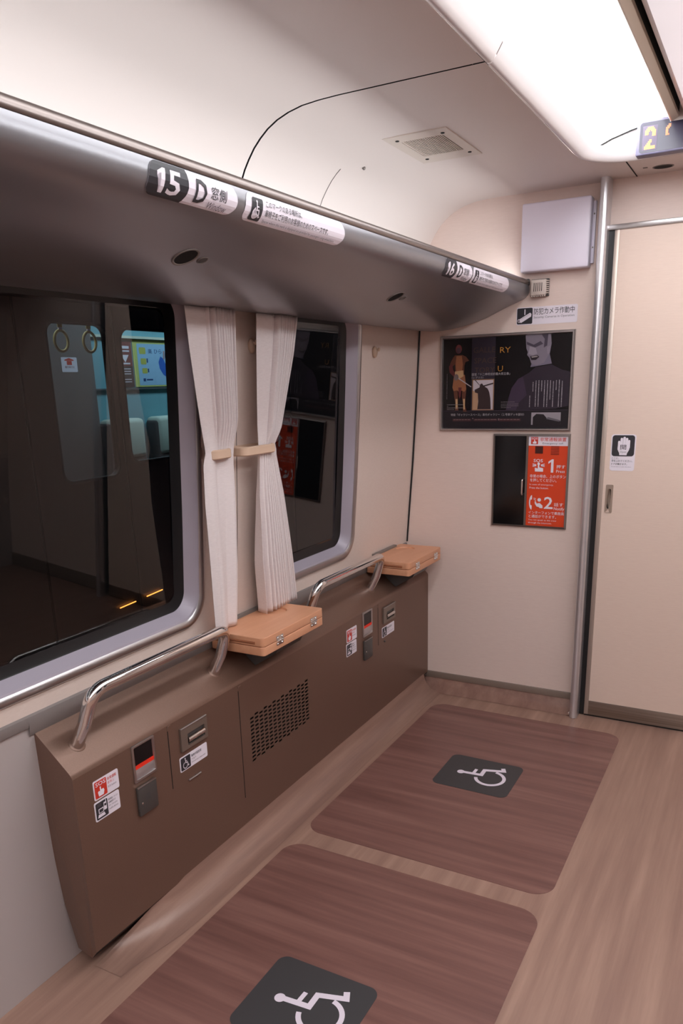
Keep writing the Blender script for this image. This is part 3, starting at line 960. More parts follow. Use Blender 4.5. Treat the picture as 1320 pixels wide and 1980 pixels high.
def vdashes(u, v0, v1, wd, n):
    out = []
    for k in range(n):
        a = v0 + (v1 - v0) * k / n
        b = v0 + (v1 - v0) * (k + random.uniform(.55, .9)) / n
        out.append([(u - wd / 2, a), (u + wd / 2, a), (u + wd / 2, b), (u - wd / 2, b)])
    return out
cols = []
for k, (a, b) in enumerate([(.23, .36), (.40, .505), (.235, .52), (.235, .52), (.40, .52), (.23, .52), (.23, .52), (.31, .52), (.23, .51), (.41, .52), (.23, .52), (.23, .51)]):
    cols += vdashes(.705 + .0218 * k, a, b, .0052, int((b - a) * 70))
art('vertical_lettering', cols, PTX, 5)
art('caption_lettering', dashes(.035, .175, .262, .007, 14) + dashes(.035, .05, .243, .006, 2) + dashes(.035, .175, .226, .007, 15) + dashes(.035, .10, .208, .006, 6)
    + dashes(.48, .59, .285, .006, 11) + dashes(.48, .62, .262, .006, 13) + dashes(.48, .62, .243, .006, 13) + dashes(.48, .56, .224, .006, 7) + vdashes(.035, .33, .62, .004, 16), pm('textgrey', 120, 112, 116), 5)
text(PF, '特設「ギャラリースペース」車内ギャラリー（１号車デッキ部分）', .07 * PW, .135 * PH, .665 * PW, .165 * PH, PTX, po, 5)
art('print_train_strip', [[(.085, .075), (.24, .075), (.24, .105), (.085, .105)], [(.262, .075), (.452, .075), (.452, .105), (.262, .105)], [(.468, .075), (.64, .075), (.64, .105), (.468, .105)]], pm('maroonstrip', 66, 38, 42), 4)
art('print_strip_detail', dashes(.09, .235, .090, .008, 6) + dashes(.27, .45, .090, .008, 7) + dashes(.475, .635, .090, .008, 6) + dashes(.25, .262, .100, .014, 1) + dashes(.46, .475, .085, .022, 1), pm('stripgrey', 112, 92, 94), 5)
art('print_train_photo', [[(.722, .035), (.945, .035), (.945, .170), (.722, .170)]], pm('photo', 150, 142, 150), 4)
art('print_train_nose', [[(.735, .035), (.945, .035), (.945, .075), (.84, .11), (.815, .15), (.76, .155), (.735, .12)]], pm('photodark', 26, 22, 28), 5)
art('print_train_window', [[(.835, .10), (.935, .07), (.945, .085), (.85, .12)]], pm('photomid', 96, 92, 100), 6)

# emergency call cabinet -----------------------------------------------------
em = empty('emergency_call_panel', (-.84, YB, .772)); tag(em, 'metal framed emergency call panel with black door and orange red instructions', 'call panel')
ex0, ex1, ez0, ez1, exm = -.9965, -.6885, .772, 1.1455, -.8555
loops_mesh('frame', [[(x, YB - d, z) for x, z in [(ex0 + i, ez0 + i), (ex1 - i, ez0 + i), (ex1 - i, ez1 - i), (ex0 + i, ez1 - i)]] for i, d in ((0, .0003), (.001, .007), (.0075, .009), (.009, .002))],
           mat('panel_frame_steel', s2l(132, 122, 118), .4, .8), em, flip=True)
box('divider', (exm - .004, YB - .008, ez0 + .006), (exm + .004, YB - .001, ez1 - .006), MATS['panel_frame_steel'], em)
bd = box('black_door', (ex0 + .008, YB - .005, ez0 + .008), (exm - .004, YB - .001, ez1 - .008), M_BLACKG, em)
hpth = fillet([(-.868, YB - .005, .905), (-.868, YB - .020, .905), (-.868, YB - .020, .967), (-.868, YB - .005, .967)], .008, 5)
tube('pull_handle', hpth, .0033, M_CHROME, bd, 10)
EF = Frame((exm + .004, YB - .003, ez0 + .008), (1, 0, 0), (0, 0, 1))
EW, EH = ex1 - .008 - exm - .004, ez1 - ez0 - .016
sh = mesh('instruction_plate', [EF.p(0, 0), EF.p(EW, 0), EF.p(EW, EH), EF.p(0, EH)], [(0, 1, 2, 3)], M_ORANGE, em)
def E(L): return [(u * EW, v * EH) for u, v in L]
def et(s, u0, v0, u1, v1, m, **k): return text(EF, s, u0 * EW, v0 * EH, u1 * EW, v1 * EH, m, sh, 3, **k)
shapes('header_field', EF, [E([(0, .895), (1, .895), (1, 1), (0, 1)])], M_STICK, sh, 1)
shapes('header_icon', EF, [E(rrect(.06, .912, .24, .988, .0))], M_REDINK, sh, 2)
et('SOS', .075, .962, .225, .982, M_STICK, bold=0.0120)
shapes('header_hand', EF, [E([(.11, .918), (.20, .918), (.205, .938), (.165, .945), (.16, .96), (.14, .96), (.14, .94), (.105, .935)])], M_STICK, sh, 3)
et('非常通報装置', .29, .943, .95, .985, M_REDINK, bold=0.003)
et('Emergency call', .36, .907, .87, .932, M_INKG)
shapes('call_button', EF, [E([(.175, .81), (.375, .81), (.375, .89), (.175, .89)])], mat('button_maroon', s2l(70, 26, 22), .3), sh, 2)
shapes('speaker_slot', EF, [E([(.575, .80 + .0165 * k), (.785, .80 + .0165 * k), (.785, .807 + .0165 * k), (.575, .807 + .0165 * k)]) for k in range(6)], mat('slot_dark_red', s2l(120, 26, 12), .6), sh, 2)
et('SOS', .145, .715, .385, .75, M_STICK, bold=0.0120)
shapes('press_pictogram', EF, [E([(.19, .612), (.40, .612), (.40, .650), (.30, .660), (.297, .700), (.262, .700), (.262, .645), (.235, .650), (.185, .655)]), E(circ(.28, .697, .034, 16, .016))]
       + [E(q) for a in (-25, 0, 25) for s in (-1, 1) for q in stroke([(.28 + s * .06 * 1, .682 + .014 * sin(radians(a)) * .9), (.28 + s * .155, .682 + .036 * sin(radians(a)))], .007)], M_STICK, sh, 3)
shapes('lettering', EF, [E(digit_one(.545, .605, .660, .75))], M_STICK, sh, 3)
et('押す', .735, .650, .955, .690, M_STICK, bold=0.003)
et('Press', .735, .605, .95, .636, M_STICK, bold=0.0040)
et('非常の場合、上のボタン', .065, .543, .985, .580, M_STICK, bold=0.003)
et('を押してください。', .075, .498, .755, .535, M_STICK, bold=0.003)
et('In case of emergency,', .065, .455, .68, .477, M_STICK)
et('Press the button.', .065, .420, .56, .442, M_STICK)
shapes('phone_pictogram', EF, [E(q) for q in arc(.155, .265, .07, 100, 260, .03, 14)] + [E([(.105, .205), (.145, .2), (.145, .23), (.115, .235)]), E([(.105, .325), (.145, .33), (.145, .30), (.115, .295)])], M_STICK, sh, 3)
shapes('talking_person', EF, [E(circ(.335, .297, .046, 18, .020)), E([(.215, .275), (.235, .285), (.275, .255), (.345, .262), (.425, .235), (.43, .205), (.35, .205), (.335, .215), (.27, .222), (.225, .25)])]
       + [E(q) for q in stroke([(.19, .30), (.25, .29)], .006) + stroke([(.185, .315), (.245, .308)], .006)], M_STICK, sh, 3)
et('2', .46, .20, .69, .335, M_STICK, bold=0.0120)
et('話す', .72, .232, .955, .272, M_STICK, bold=0.003)
et('Notify', .72, .180, .985, .222, M_STICK, bold=0.0040)
et('インターフォンで乗務員', .065, .135, .985, .170, M_STICK, bold=0.003)
et('と通話ができます。', .075, .092, .79, .128, M_STICK, bold=0.003)
et('You can speak to the crew', .065, .055, .80, .077, M_STICK)
et('through the intercom.', .065, .022, .68, .044, M_STICK)

# door sticker ---------------------------------------------------------------
DF = Frame((-.532, YD, 1.0135), (1, 0, 0), (0, 0, 1))
ds = plate('door_touch_sign', DF, rrect(0, 0, .088, .134, .009), M_STICK)
tag(ds, 'white door sign with an open hand on a dark square, above the door handle', 'sign')
shapes('dark_square', DF, [rrect(.004, .054, .084, .131, .010)], M_INK, ds, 3)
fing = []
for cx, b0, t0, wd in ((.0290, .083, .1105, .0085), (.0375, .088, .1215, .0090), (.0470, .088, .1255, .0090), (.0560, .088, .1215, .0085), (.0640, .083, .1140, .0075)):
    fing.append(rrect(cx - wd / 2, b0, cx + wd / 2, t0, wd / 2 - .0002, 5))
shapes('hand_pictogram', DF, fing + [[(.0245, .090), (.0245, .079), (.031, .066), (.032, .058), (.058, .058), (.0595, .066), (.0655, .077), (.0678, .090)]], M_STICK, ds, 4)
text(DF, '開', .034, .078, .055, .096, M_INK, ds, 5, bold=0.003)
text(DF, 'Open', .033, .065, .056, .0735, M_INKG, ds, 5)
text(DF, 'ここに、', .0055, .043, .032, .0495, M_INK, ds, 3, bold=0.003)
text(DF, '手をふれてください。', .0055, .0325, .080, .0405, M_INK, ds, 3, bold=0.003)
text(DF, 'ドアが開きます。', .0055, .021, .062, .029, M_INK, ds, 3, bold=0.003)
text(DF, 'Touch here to open the door.', .0055, .0125, .078, .0165, M_INKG, ds, 3)

# LED display ------------------------------------------------------------------
dp = empty('text_display', (XC, 2.80, 2.004)); tag(dp, 'grey lavender LED text display hung under the bright ceiling end', 'display')
dx0, dx1, dz0, dz1 = -.4695, mir(-.4695, 1), 2.004, 2.099
YS = 2.790
box('display_case', (dx0, YS + .0005, dz0), (dx1, YS + .042, dz1), M_DISP, dp, bev=.004, seg=3)
GF = Frame((dx0, YS, dz0), (1, 0, 0), (0, 0, 1))
GW = dx1 - dx0
box('display_bracket', (XC - .05, YS + .03, 2.05), (XC + .05, 2.878, 2.085), M_DGREY, dp)
sc_ = shapes('screen', GF, [rrect(.010, .006, GW - .010, .088, .008)], M_SCREEN, dp, 1)
shapes('lit_field', GF, [rrect(.018, .012, .060, .078, .001)], M_LIT, dp, 2)
two = ["..#####..", ".#######.", "####.####", "###...###", "###...###", "......###", ".........", ".........", "....##...", "...###...", "..###....", ".####....", "#########", "#########"]
def dots(rows, ox, oy, sx, sy):
    out = []
    for r, row in enumerate(rows):
        for c_, ch in enumerate(row):
            if ch == '#':
                for a in (0, .5):
                    for b in (0, .5):
                        u, v = ox + (c_ + a) * sx, oy + (len(rows) - 1 - r + b) * sy
                        out.append([(u, v), (u + sx * .43, v), (u + sx * .43, v + sy * .43), (u, v + sy * .43)])
    return out
dd_ = shapes('led_dots', GF, dots(two, .0245, .0145, .00345, .0043), M_LED, dp, 3); dd_['kind'] = 'stuff'
arcg = ["..##", ".###", "###.", "##..", "##..", "##..", "###."]
dd_ = shapes('led_dots', GF, dots(arcg, .0835, .045, .00345, .0043), M_LEDR, dp, 3); dd_['kind'] = 'stuff'

# ------------------------------------------------------------------ wall counter
ct = empty('wall_counter', (XF, 2.08, 0)); tag(ct, 'long low taupe metallic counter box along the window wall', 'counter')
YA = 1.055
gy0, gy1, gz0, gz1 = 1.722, 2.062, .258, .414
ztop, zbot = .536, .072
# section: wall back, top slope with small rounded edges
sec = [(wx(.62) + .002, .627), (-1.292, .5475), (-1.287, .5425), (-1.2825, .5375), (XF, .530)]
sweep_y('top_slope', sec, [YA, YB - .002], M_COUNTER, ct, angle=60)
V = []; F = []
ysx = [YA, gy0, gy1, YB - .002]; zsx = [zbot, gz0, gz1, .530]
for y in ysx:
    for z in zsx:
        V.append((XF, y, z))
for i in range(3):
    for j in range(3):
        if i == 1 and j == 1:
            continue
        F.append((i * 4 + j, (i + 1) * 4 + j, (i + 1) * 4 + j + 1, i * 4 + j + 1))
mesh('front_panel', V, F, M_COUNTER, ct)
endp = [(XF, YA, .530), (-1.2825, YA, .5375), (-1.287, YA, .5425), (-1.292, YA, .5475), (wx(.62) + .002, YA, .627), (wx(.5) + .001, YA + .004, .50), (wx(.3) + .001, YA + .010, .30), (-1.386, YA + .016, .16), (-1.365, YA + .02, .040), (XF - .022, YA + .006, .045), (XF, YA, zbot)]
mesh('end_panel', endp, [tuple(range(len(endp)))[::-1]], M_COUNTER, ct)
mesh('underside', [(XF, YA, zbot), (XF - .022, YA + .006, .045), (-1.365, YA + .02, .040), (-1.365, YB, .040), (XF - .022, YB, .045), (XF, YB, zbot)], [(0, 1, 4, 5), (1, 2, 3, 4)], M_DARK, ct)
# perforated grille: every slot is a real hole
bm = bmesh.new()
nc, nr = 14, 12
cw, ch = (gy1 - gy0) / nc, (gz1 - gz0) / (nr + .5)
for c_ in range(nc):
    ya = gy0 + c_ * cw
    off = ch / 2 if c_ % 2 else 0.0
    if off:
        fill = [(gz0, gz0 + off)]
    else:
        fill = [(gz1 - ch / 2, gz1)]
    for z0, z1 in fill:
        bm.faces.new([bm.verts.new((XF, y, z)) for y, z in ((ya, z0), (ya + cw, z0), (ya + cw, z1), (ya, z1))])
    for r in range(nr):
        za = gz0 + off + r * ch
        yc, zc = ya + cw / 2, za + ch / 2
        outer = [(ya, za), (ya + cw / 2, za), (ya + cw, za), (ya + cw, zc), (ya + cw, za + ch), (ya + cw / 2, za + ch), (ya, za + ch), (ya, zc)]
        hw, hh = cw * .43, ch * .30
        inner = [(yc - hw * .8, zc - hh), (yc, zc - hh), (yc + hw * .8, zc - hh), (yc + hw, zc), (yc + hw * .8, zc + hh), (yc, zc + hh), (yc - hw * .8, zc + hh), (yc - hw, zc)]
        vo = [bm.verts.new((XF, y, z)) for y, z in outer]
        vi = [bm.verts.new((XF, y, z)) for y, z in inner]
        vb = [bm.verts.new((XF - .002, y, z)) for y, z in inner]
        for k in range(8):
            bm.faces.new((vo[k], vo[(k + 1) % 8], vi[(k + 1) % 8], vi[k]))
            bm.faces.new((vi[k], vi[(k + 1) % 8], vb[(k + 1) % 8], vb[k]))
gr = from_bm('vent_grille', bm, M_COUNTER, ct); gr['kind'] = 'stuff'
mesh('grille_back', [(XF - .03, gy0 - .01, gz0 - .01), (XF - .03, gy1 + .01, gz0 - .01), (XF - .03, gy1 + .01, gz1 + .01), (XF - .03, gy0 - .01, gz1 + .01)], [(0, 1, 2, 3)], M_DARK, ct)
# panel joints
def joint(y, z0, z1, corner=True):
    box('panel_joint', (XF - .001, y - .0012, z0), (XF + .0005, y + .0012, z1), M_DARK, ct)
    if corner:
        tube('joint_corner', fillet([(XF, y, z1 - .012), (XF, y, z1), (XF, y + .012, z1 + .0)], .010, 5), .0016, M_COUNTER, ct, 8)
joint(1.675, .165, .523)
joint(1.369, .350, .527)
joint(2.598, .360, .527)
# module fittings: call button, cover, belt latch, stickers
CF = Frame((XF, 0, 0), (0, 1, 0), (0, 0, 1))
def call_unit(dy, label):
    y0, y1, z0, z1 = 1.236 + dy, 1.316 + dy, .431, .530
    root = empty('call_button', (XF, (y0 + y1) / 2, z0)); tag(root, label, 'call button', 'call buttons on the counter')
    L = lambda i, d, b=0: [(XF + d, y, z) for y, z in rrect(y0 + i, z0 + i, y1 - i, z1 - i, .003, 4)]
    loops_mesh('frame', [L(0, .0003), L(.0005, .0035), L(.003, .0045), L(.0065, .004), L(.0075, .0006)], M_SILVER, root, True, 35)
    zc = z0 + (z1 - z0) * .44
    zr = z0 + (z1 - z0) * .345
    yq0, yq1 = y0 + .007, y1 - .007
    q = lambda za, zb, d: [(XF + d, yq0, za), (XF + d, yq1, za), (XF + d, yq1, zb), (XF + d, yq0, zb)]
    mesh('black_window', q(zc, z1 - .007, .0008), [(0, 1, 2, 3)], M_BLACKG, root)
    box('red_stripe', (XF + .0004, yq0, zr), (XF + .0030, yq1, zc), mat('stripe_red', s2l(238, 52, 32), .4), root)
    box('silver_flap', (XF + .0004, yq0, z0 + .007), (XF + .0022, yq1, zr), mat('flap_silver', s2l(196, 190, 192), .35, .7), root, bev=.0008)
    return root
def outlet(dy, label):
    y0, y1, z0, z1 = 1.238 + dy, 1.304 + dy, .340, .418
    o = box('outlet_cover', (XF + .0003, y0, z0), (XF + .0085, y1, z1), mat('cover_grey', s2l(84, 80, 78), .35, .3), None, bev=.002)
    tag(o, label, 'outlet cover', 'socket covers on the counter')
    box('latch_dot', (XF + .0080, y0 + .008, z0 + .030), (XF + .0095, y0 + .013, z0 + .036), M_CHROME, o, bev=.0006)
    box('hinge_lip', (XF + .0035, y0 + .001, z1 - .002), (XF + .0095, y1 - .001, z1 + .001), M_SILVER, o, bev=.0006)
    mark = [(XF + .0088, (y0 + y1) / 2 - .008, z0 + .034), (XF + .0088, (y0 + y1) / 2 + .006, z0 + .034), (XF + .0088, (y0 + y1) / 2 + .006, z0 + .052), (XF + .0088, (y0 + y1) / 2 - .008, z0 + .052)]
    mesh('cover_mark', mark, [(0, 1, 2, 3)], M_DGREY, o)
    return o
def latch(dy, label):
    y0, y1, z0, z1 = 1.411 + dy, 1.520 + dy, .437, .502
    root = empty('belt_latch', (XF, (y0 + y1) / 2, z0)); tag(root, label, 'belt latch', 'belt latches on the counter')
    M_LP = mat('latch_plate', s2l(140, 126, 116), .35, .6)
    hole = dense_rrect(y0 + .026, z0 + .010, y1 - .012, z1 - .022, .003, 4, 3)
    lo = ring_loops(hole, (y0, z0, y1, z1), 1)
    loops_mesh('latch_plate', [[(XF + .0005, y, z) for y, z in hole], [(XF + .006, y, z) for y, z in hole], [(XF + .006, y, z) for y, z in lo[-1]], [(XF + .0003, y, z) for y, z in lo[-1]]], M_LP, root, flip=False)
    mesh('recess', [(XF + .0007, y, z) for y, z in hole], [tuple(range(len(hole)))], M_DGREY, root)
    tube('top_edge', [(XF + .005, y0 + .001, z1 - .0012), (XF + .005, y1 - .001, z1 - .0012)], .0022, M_SILVER, root, 8)
    tube('roller', [(XF + .003, y0 + .028, z0 + .0245), (XF + .003, y1 - .014, z0 + .0245)], .0080, M_CHROME, root, 14)
    return root
def small_sign(dy, kind, label):
    if kind == 'sos':
        y0, y1, z0, z1 = 1.109 + dy, 1.188 + dy, .449, .498
    elif kind == 'phone':
        y0, y1, z0, z1 = 1.105 + dy, 1.184 + dy, .396, .445
    else:
        y0, y1, z0, z1 = 1.403 + dy, 1.517 + dy, .379, .421
    fr = Frame((XF, y0, z0), (0, 1, 0), (0, 0, 1))
    W_, H_ = y1 - y0, z1 - z0
    nm = {'sos': 'emergency_button_sign', 'phone': 'socket_sign', 'belt': 'wheelchair_belt_sign'}[kind]
    o = plate(nm, fr, rrect(0, 0, W_, H_, .004), M_STICK)
    tag(o, label, 'sticker')
    if kind == 'sos':
        shapes('red_field', fr, [rrect(.003, .0035, .040, H_ - .0035, .003)], M_REDINK, o, 3)
        text(fr, 'SOS', .006, .033, .037, .043, M_STICK, o, 4, bold=0.0120)
        shapes('hand_pictogram', fr, [[(.013, .007), (.028, .007), (.031, .017), (.029, .022), (.0215, .022), (.0215, .030), (.018, .030), (.018, .019), (.014, .021), (.011, .018)]], M_STICK, o, 4)
        text(fr, '非常通報', .043, .034, .072, .042, M_REDINK, o, 3, bold=0.003)
        text(fr, 'ボタン', .043, .024, .064, .031, M_REDINK, o, 3, bold=0.003)
        text(fr, 'SOS button', .043, .015, .070, .020, M_INKG, o, 3)
    elif kind == 'phone':
        shapes('dark_field', fr, [rrect(.003, .0035, .040, H_ - .0035, .003)], M_INK, o, 3)
        shapes('phone_pictogram', fr, [rrect(.027, .020, .036, .040, .0015, 3), [(.0335, .040), (.0355, .040), (.0355, .045), (.0335, .045)], [(.010, .018), (.026, .018), (.026, .030), (.010, .030)], [(.006, .008), (.030, .008), (.027, .016), (.009, .016)]], M_STICK, o, 4)
        shapes('screen_pictogram', fr, [[(.012, .020), (.024, .020), (.024, .028), (.012, .028)], [(.0285, .030), (.0345, .030), (.0345, .036), (.0285, .036)]], M_INK, o, 5)
        shapes('signal_lines', fr, [[(.008, .036 + .003 * k), (.020, .036 + .003 * k), (.020, .0370 + .003 * k), (.008, .0370 + .003 * k)] for k in range(3)], M_INKG, o, 4)
        text(fr, '携帯電話・パソコン', .043, .036, .074, .041, M_INK, o, 3, bold=0.003)
        text(fr, '充電専用です', .043, .028, .066, .033, M_INK, o, 3, bold=0.003)
        text(fr, 'For charging', .043, .020, .070, .0245, M_INKG, o, 3)
        text(fr, 'mobile devices', .043, .012, .072, .0165, M_INKG, o, 3)
    else:
        shapes('dark_field', fr, [rrect(.003, .003, .042, H_ - .003, .003)], M_INK, o, 3)
        shapes('wheelchair_symbol', fr, wheelchair(.0150, .022, .021), M_STICK, o, 4)
        text(fr, '車椅子固定用', .046, .026, .088, .034, M_INK, o, 3, bold=0.003)
        text(fr, 'ベルト', .046, .017, .066, .0235, M_INKG, o, 3, bold=0.003)
        text(fr, 'Wheelchair safety belt', .046, .008, .104, .013, M_INKG, o, 3)
    return o
DY = 1.2285
for dy, where in ((0.0, 'near end of the counter, by the first handrail'), (DY, 'far end of the counter, by the second handrail')):
    nf = 'near' if dy == 0 else 'far'
    call_unit(dy, 'silver framed call button with red stripe at the %s end of the counter' % nf)
    outlet(dy, 'dark grey socket cover under the call button at the counter %s end' % nf)
    latch(dy, 'metal belt latch with a bright roller at the %s end of the counter' % nf)
    small_sign(dy, 'sos', 'red and white SOS sticker on the counter %s end' % nf)
    small_sign(dy, 'phone', 'black and white charging sticker under the SOS sticker, counter %s end' % nf)
    small_sign(dy, 'belt', 'black and white wheelchair belt sticker under the %s latch' % nf)
tag(tube('belt_slot', [(XF + .002, 1.431, .345), (XF + .002, 1.482, .345)], .0026, M_SILVER, None, 10), 'thin metal slot bar under the wheelchair belt sticker, near end of the counter', 'slot')
bm = bmesh.new()
bmesh.ops.create_uvsphere(bm, u_segments=10, v_segments=6, radius=.004, matrix=Matrix.Translation((XF + .001, 2.655, .360)))
tag(from_bm('counter_screw', bm, M_DGREY, None, True), 'small dark screw under the far wheelchair belt sticker', 'screw')

# ------------------------------------------------------------------ chrome handrails
def handrail(dy, label):
    root = empty('handrail', (-1.328, 1.38 + dy, .58)); tag(root, label, 'handrail', 'chrome handrails over the counter')
    a = (-1.330, 1.122 + dy, .577); b = (-1.304, 1.131 + dy, .632); c = (-1.278, 1.142 + dy, .713)
    d = (-1.278, 1.640 + dy, .713); e = (-1.304, 1.640 + dy, .632); f = (-1.330, 1.634 + dy, .577)
    pts = fillet([a, b, c, d, e, f], [.10, .045, .045, .10], 10)
    tube('rail', pts, .0158, M_CHROME, root, 20)
    nt = Vector((.095, 0, .106)).normalized()
    for p in (a, f):
        P0 = Vector(p)
        bm = bmesh.new()
        tube_bm(bm, [P0 - nt * .004, P0 + nt * .003, P0 + nt * .0045], [.0215, .0205, .018], 20)
        from_bm('foot_flange', bm, M_COUNTER, root, True, 50)
    return root
handrail(0.0, 'bent chrome handrail at the near end of the counter, before the first table')
handrail(1.0, 'bent chrome handrail between the two folded wooden tables')

# ------------------------------------------------------------------ folded wooden tables
def outline(x0, x1, y0, y1, ch, r, seg=5):
    """table leaf outline: chamfered back-near corner, rounded others"""
    P = []
    for cx, cy, a0 in ((x1 - r, y0 + r, -90), (x1 - r, y1 - r, 0), (x0 + r, y1 - r, 90)):
        for k in range(seg + 1):
            a = radians(a0 + 90 * k / seg)
            P.append((cx + r * cos(a), cy + r * sin(a)))
    P += [(x0, y0 + ch * .35), (x0 + ch * .12, y0 + ch * .1), (x0 + ch * .3, y0)]
    return P
def table(dy, label):
    x0, x1, y0, y1 = -1.378, -1.186, 1.684 + dy, 2.022 + dy
    zb, zm, zt = .627, .6535, .680
    root = empty('folding_table', ((x0 + x1) / 2, (y0 + y1) / 2, zb)); tag(root, label, 'table', 'folded wooden tables')
    P = outline(x0, x1, y0, y1, .05, .016)
    def leaf(nm, za, zb2, cup):
        Lp = lambda ins, z: [(min(max(x, x0 + ins), x1 - ins), min(max(y, y0 + ins), y1 - ins), z) for x, y in P]
        loops = [Lp(.002, za), Lp(.0005, za + .0012), Lp(0, za + .003), Lp(0, zb2 - .003), Lp(.0005, zb2 - .0012), Lp(.0022, zb2)]
        o = loops_mesh(nm, loops, M_TABLE, root, True, 50)
        n = len(P)
        me = o.data
        bm = bmesh.new(); bm.from_mesh(me); bm.verts.ensure_lookup_table()
        top = [bm.verts[5 * n + i] for i in range(n)]
        bm.faces.new([bm.verts[i] for i in range(n)][::-1])
        if not cup:
            bm.faces.new(top)
        else:
            # top with a shallow round cup recess
            cx, cy, r = x0 + .062, y1 - .085, .040
            K = 32
            ring = [bm.verts.new((cx + r * cos(2 * pi * k / K), cy + r * sin(2 * pi * k / K), zb2)) for k in range(K)]
            low = [bm.verts.new((cx + r * .93 * cos(2 * pi * k / K), cy + r * .93 * sin(2 * pi * k / K), zb2 - .0055)) for k in range(K)]
            for k in range(K):
                bm.faces.new((ring[k], ring[(k + 1) % K], low[(k + 1) % K], low[k]))
            bm.faces.new(low)
            es = []
            for L in (top, ring):
                for i in range(len(L)):
                    e = bm.edges.get((L[i], L[(i + 1) % len(L)])) or bm.edges.new((L[i], L[(i + 1) % len(L)]))
                    es.append(e)
            bmesh.ops.triangle_fill(bm, use_beauty=True, edges=es)
        bmesh.ops.recalc_face_normals(bm, faces=bm.faces[:])
        bm.to_mesh(me); bm.free()
        for p in me.polygons: p.use_smooth = True
        me.set_sharp_from_angle(angle=radians(35))
        return o
    leaf('lower_leaf', zb, zm - .0008, False)
    up = leaf('upper_leaf', zm + .0008, zt, True)
    # finger groove along the near end of the upper leaf
    tube('finger_groove', [(x0 + .060, y0 + .0015, zm + .0105), (x1 - .030, y0 + .0015, zm + .0105)], .0042, M_TABLED, up, 10)
    for k, yy in enumerate((y0 + .062, y1 - .085)):
        h = box('hinge', (x1 - .001, yy, zm - .013), (x1 + .0022, yy + .036, zm + .015), M_CHROME, root, bev=.0008)
        tube('hinge_barrel', [(x1 + .002, yy + .001, zm), (x1 + .002, yy + .035, zm)], .0032, M_CHROME, h, 10)
        for q in (.006, .029):
            for zz in (zm - .0085, zm + .0095):
                bm = bmesh.new()
                bmesh.ops.create_uvsphere(bm, u_segments=10, v_segments=6, radius=.0028, matrix=Matrix.Translation((x1 + .0022, yy + q, zz)))
                from_bm('hinge_screw', bm, M_CHROME, h, True)
    # hinge arm at the wall and wedge bracket to the counter
    box('wall_arm', (x0 - .004, y0 + .070, zm + .012), (x0 + .012, y1 - .06, zt + .008), M_GREYP, root, bev=.002)
    V = []
    for y in (y0 + .10, y1 - .10):
        V += [(-1.372, y, .632), (-1.20, y, .6275), (-1.215, y, .60), (-1.292, y, .552), (-1.372, y, .62)]
    mesh('bracket', V, [(0, 1, 2, 3, 4), (9, 8, 7, 6, 5)] + [(i, 5 + i, 5 + (i + 1) % 5, (i + 1) % 5) for i in range(5)], M_DGREY, root)
    return root
table(0.0, 'folded beech wood table under the curtains')
table(1.005, 'folded beech wood table in the corner by the bulkhead')

# ------------------------------------------------------------------ curtains
def smooth(a, b, t):
    t = max(0, min(1, (t - a) / (b - a)))
    return t * t * (3 - 2 * t)
def interp(tab, z):
    for i in range(len(tab) - 1):
        if tab[i + 1][0] <= z <= tab[i][0]:
            t = (tab[i][0] - z) / (tab[i][0] - tab[i + 1][0])
            return [tab[i][k] * (1 - t) + tab[i + 1][k] * t for k in range(1, len(tab[i]))]
    return list(tab[0][1:]) if z > tab[0][0] else list(tab[-1][1:])
def curtain(edge, pleat, zt, zb, off, label, nu=220, nv=56):
    V = []; F = []
    for j in range(nv + 1):
        z = zt + (zb - zt) * j / nv
        y0, y1 = interp(edge, z)
        for i in range(nu + 1):
            u = i / nu
            yy, dx = pleat(u, z)
            V.append((wx(z) + off + dx, y0 + (y1 - y0) * yy, z))
    for j in range(nv):
        for i in range(nu):
            a = j * (nu + 1) + i
            F.append((a, a + 1, a + nu + 2, a + nu + 1))
    o = mesh('curtain', V, F, M_CURT, None, True)
    tag(o, label, 'curtain', 'pleated curtains')
    md = o.modifiers.new('thickness', 'SOLIDIFY')
    md.thickness = .0012
    return o
def zig(t):
    t = t % 1.0
    return abs(t * 2 - 1) * 2 - 1
ZBND = 1.187
def pl1(u, z):
    # flat leading panel, tight pleats behind it down to the tie, nearly flat below
    up = smooth(ZBND - .01, ZBND + .10, z)
    k = smooth(.40, .46, u) * up
    yy = u if up < .001 else (u * 1.0)
    dx = .010 * math.sin(pi * min(u / .45, 1)) * (1 - .5 * up) + k * (.021 * zig(u * 14) - .006 * (u - .4)) 
    dx += .003 * math.sin(u * 9 + z * 6)
    if z < ZBND:
        dx += .004 * zig(u * 2.2) * smooth(0, .3, ZBND - z)
    return yy, dx
def pl2(u, z):
    up = smooth(ZBND - .01, ZBND + .06, z)
    lo = 1 - up
    k = up * smooth(.42, .48, u)
    dx = k * (.021 * zig(u * 14) - .006 * (u - .4))
    am = .007 + .016 * smooth(ZBND, ZBND - .40, z) if z < ZBND else .006
    dx += lo * am * zig(5.0 * u + 6.0 * u * u) * (1.0 if z < ZBND else 0)
    dx += .004 * math.sin(u * 4 + 1)
    return u, dx
def sag(tab):
    return tab
E1 = [(1.575, 1.557, 1.745), (1.45, 1.571, 1.748), (1.335, 1.590, 1.750), (1.25, 1.608, 1.750), (1.195, 1.622, 1.748), (1.165, 1.612, 1.746), (1.05, 1.616, 1.750), (.85, 1.640, 1.756), (.66, 1.661, 1.757)]
E2 = [(1.575, 1.858, 2.062), (1.45, 1.856, 2.036), (1.335, 1.855, 1.998), (1.25, 1.857, 1.972), (1.195, 1.862, 1.956), (1.165, 1.860, 1.956), (1.05, 1.852, 1.990), (.85, 1.858, 2.032), (.69, 1.882, 2.068)]
curtain(E1, pl1, 1.5490, .684, .052, 'pale pleated curtain on the near window, hanging straight below its tie')
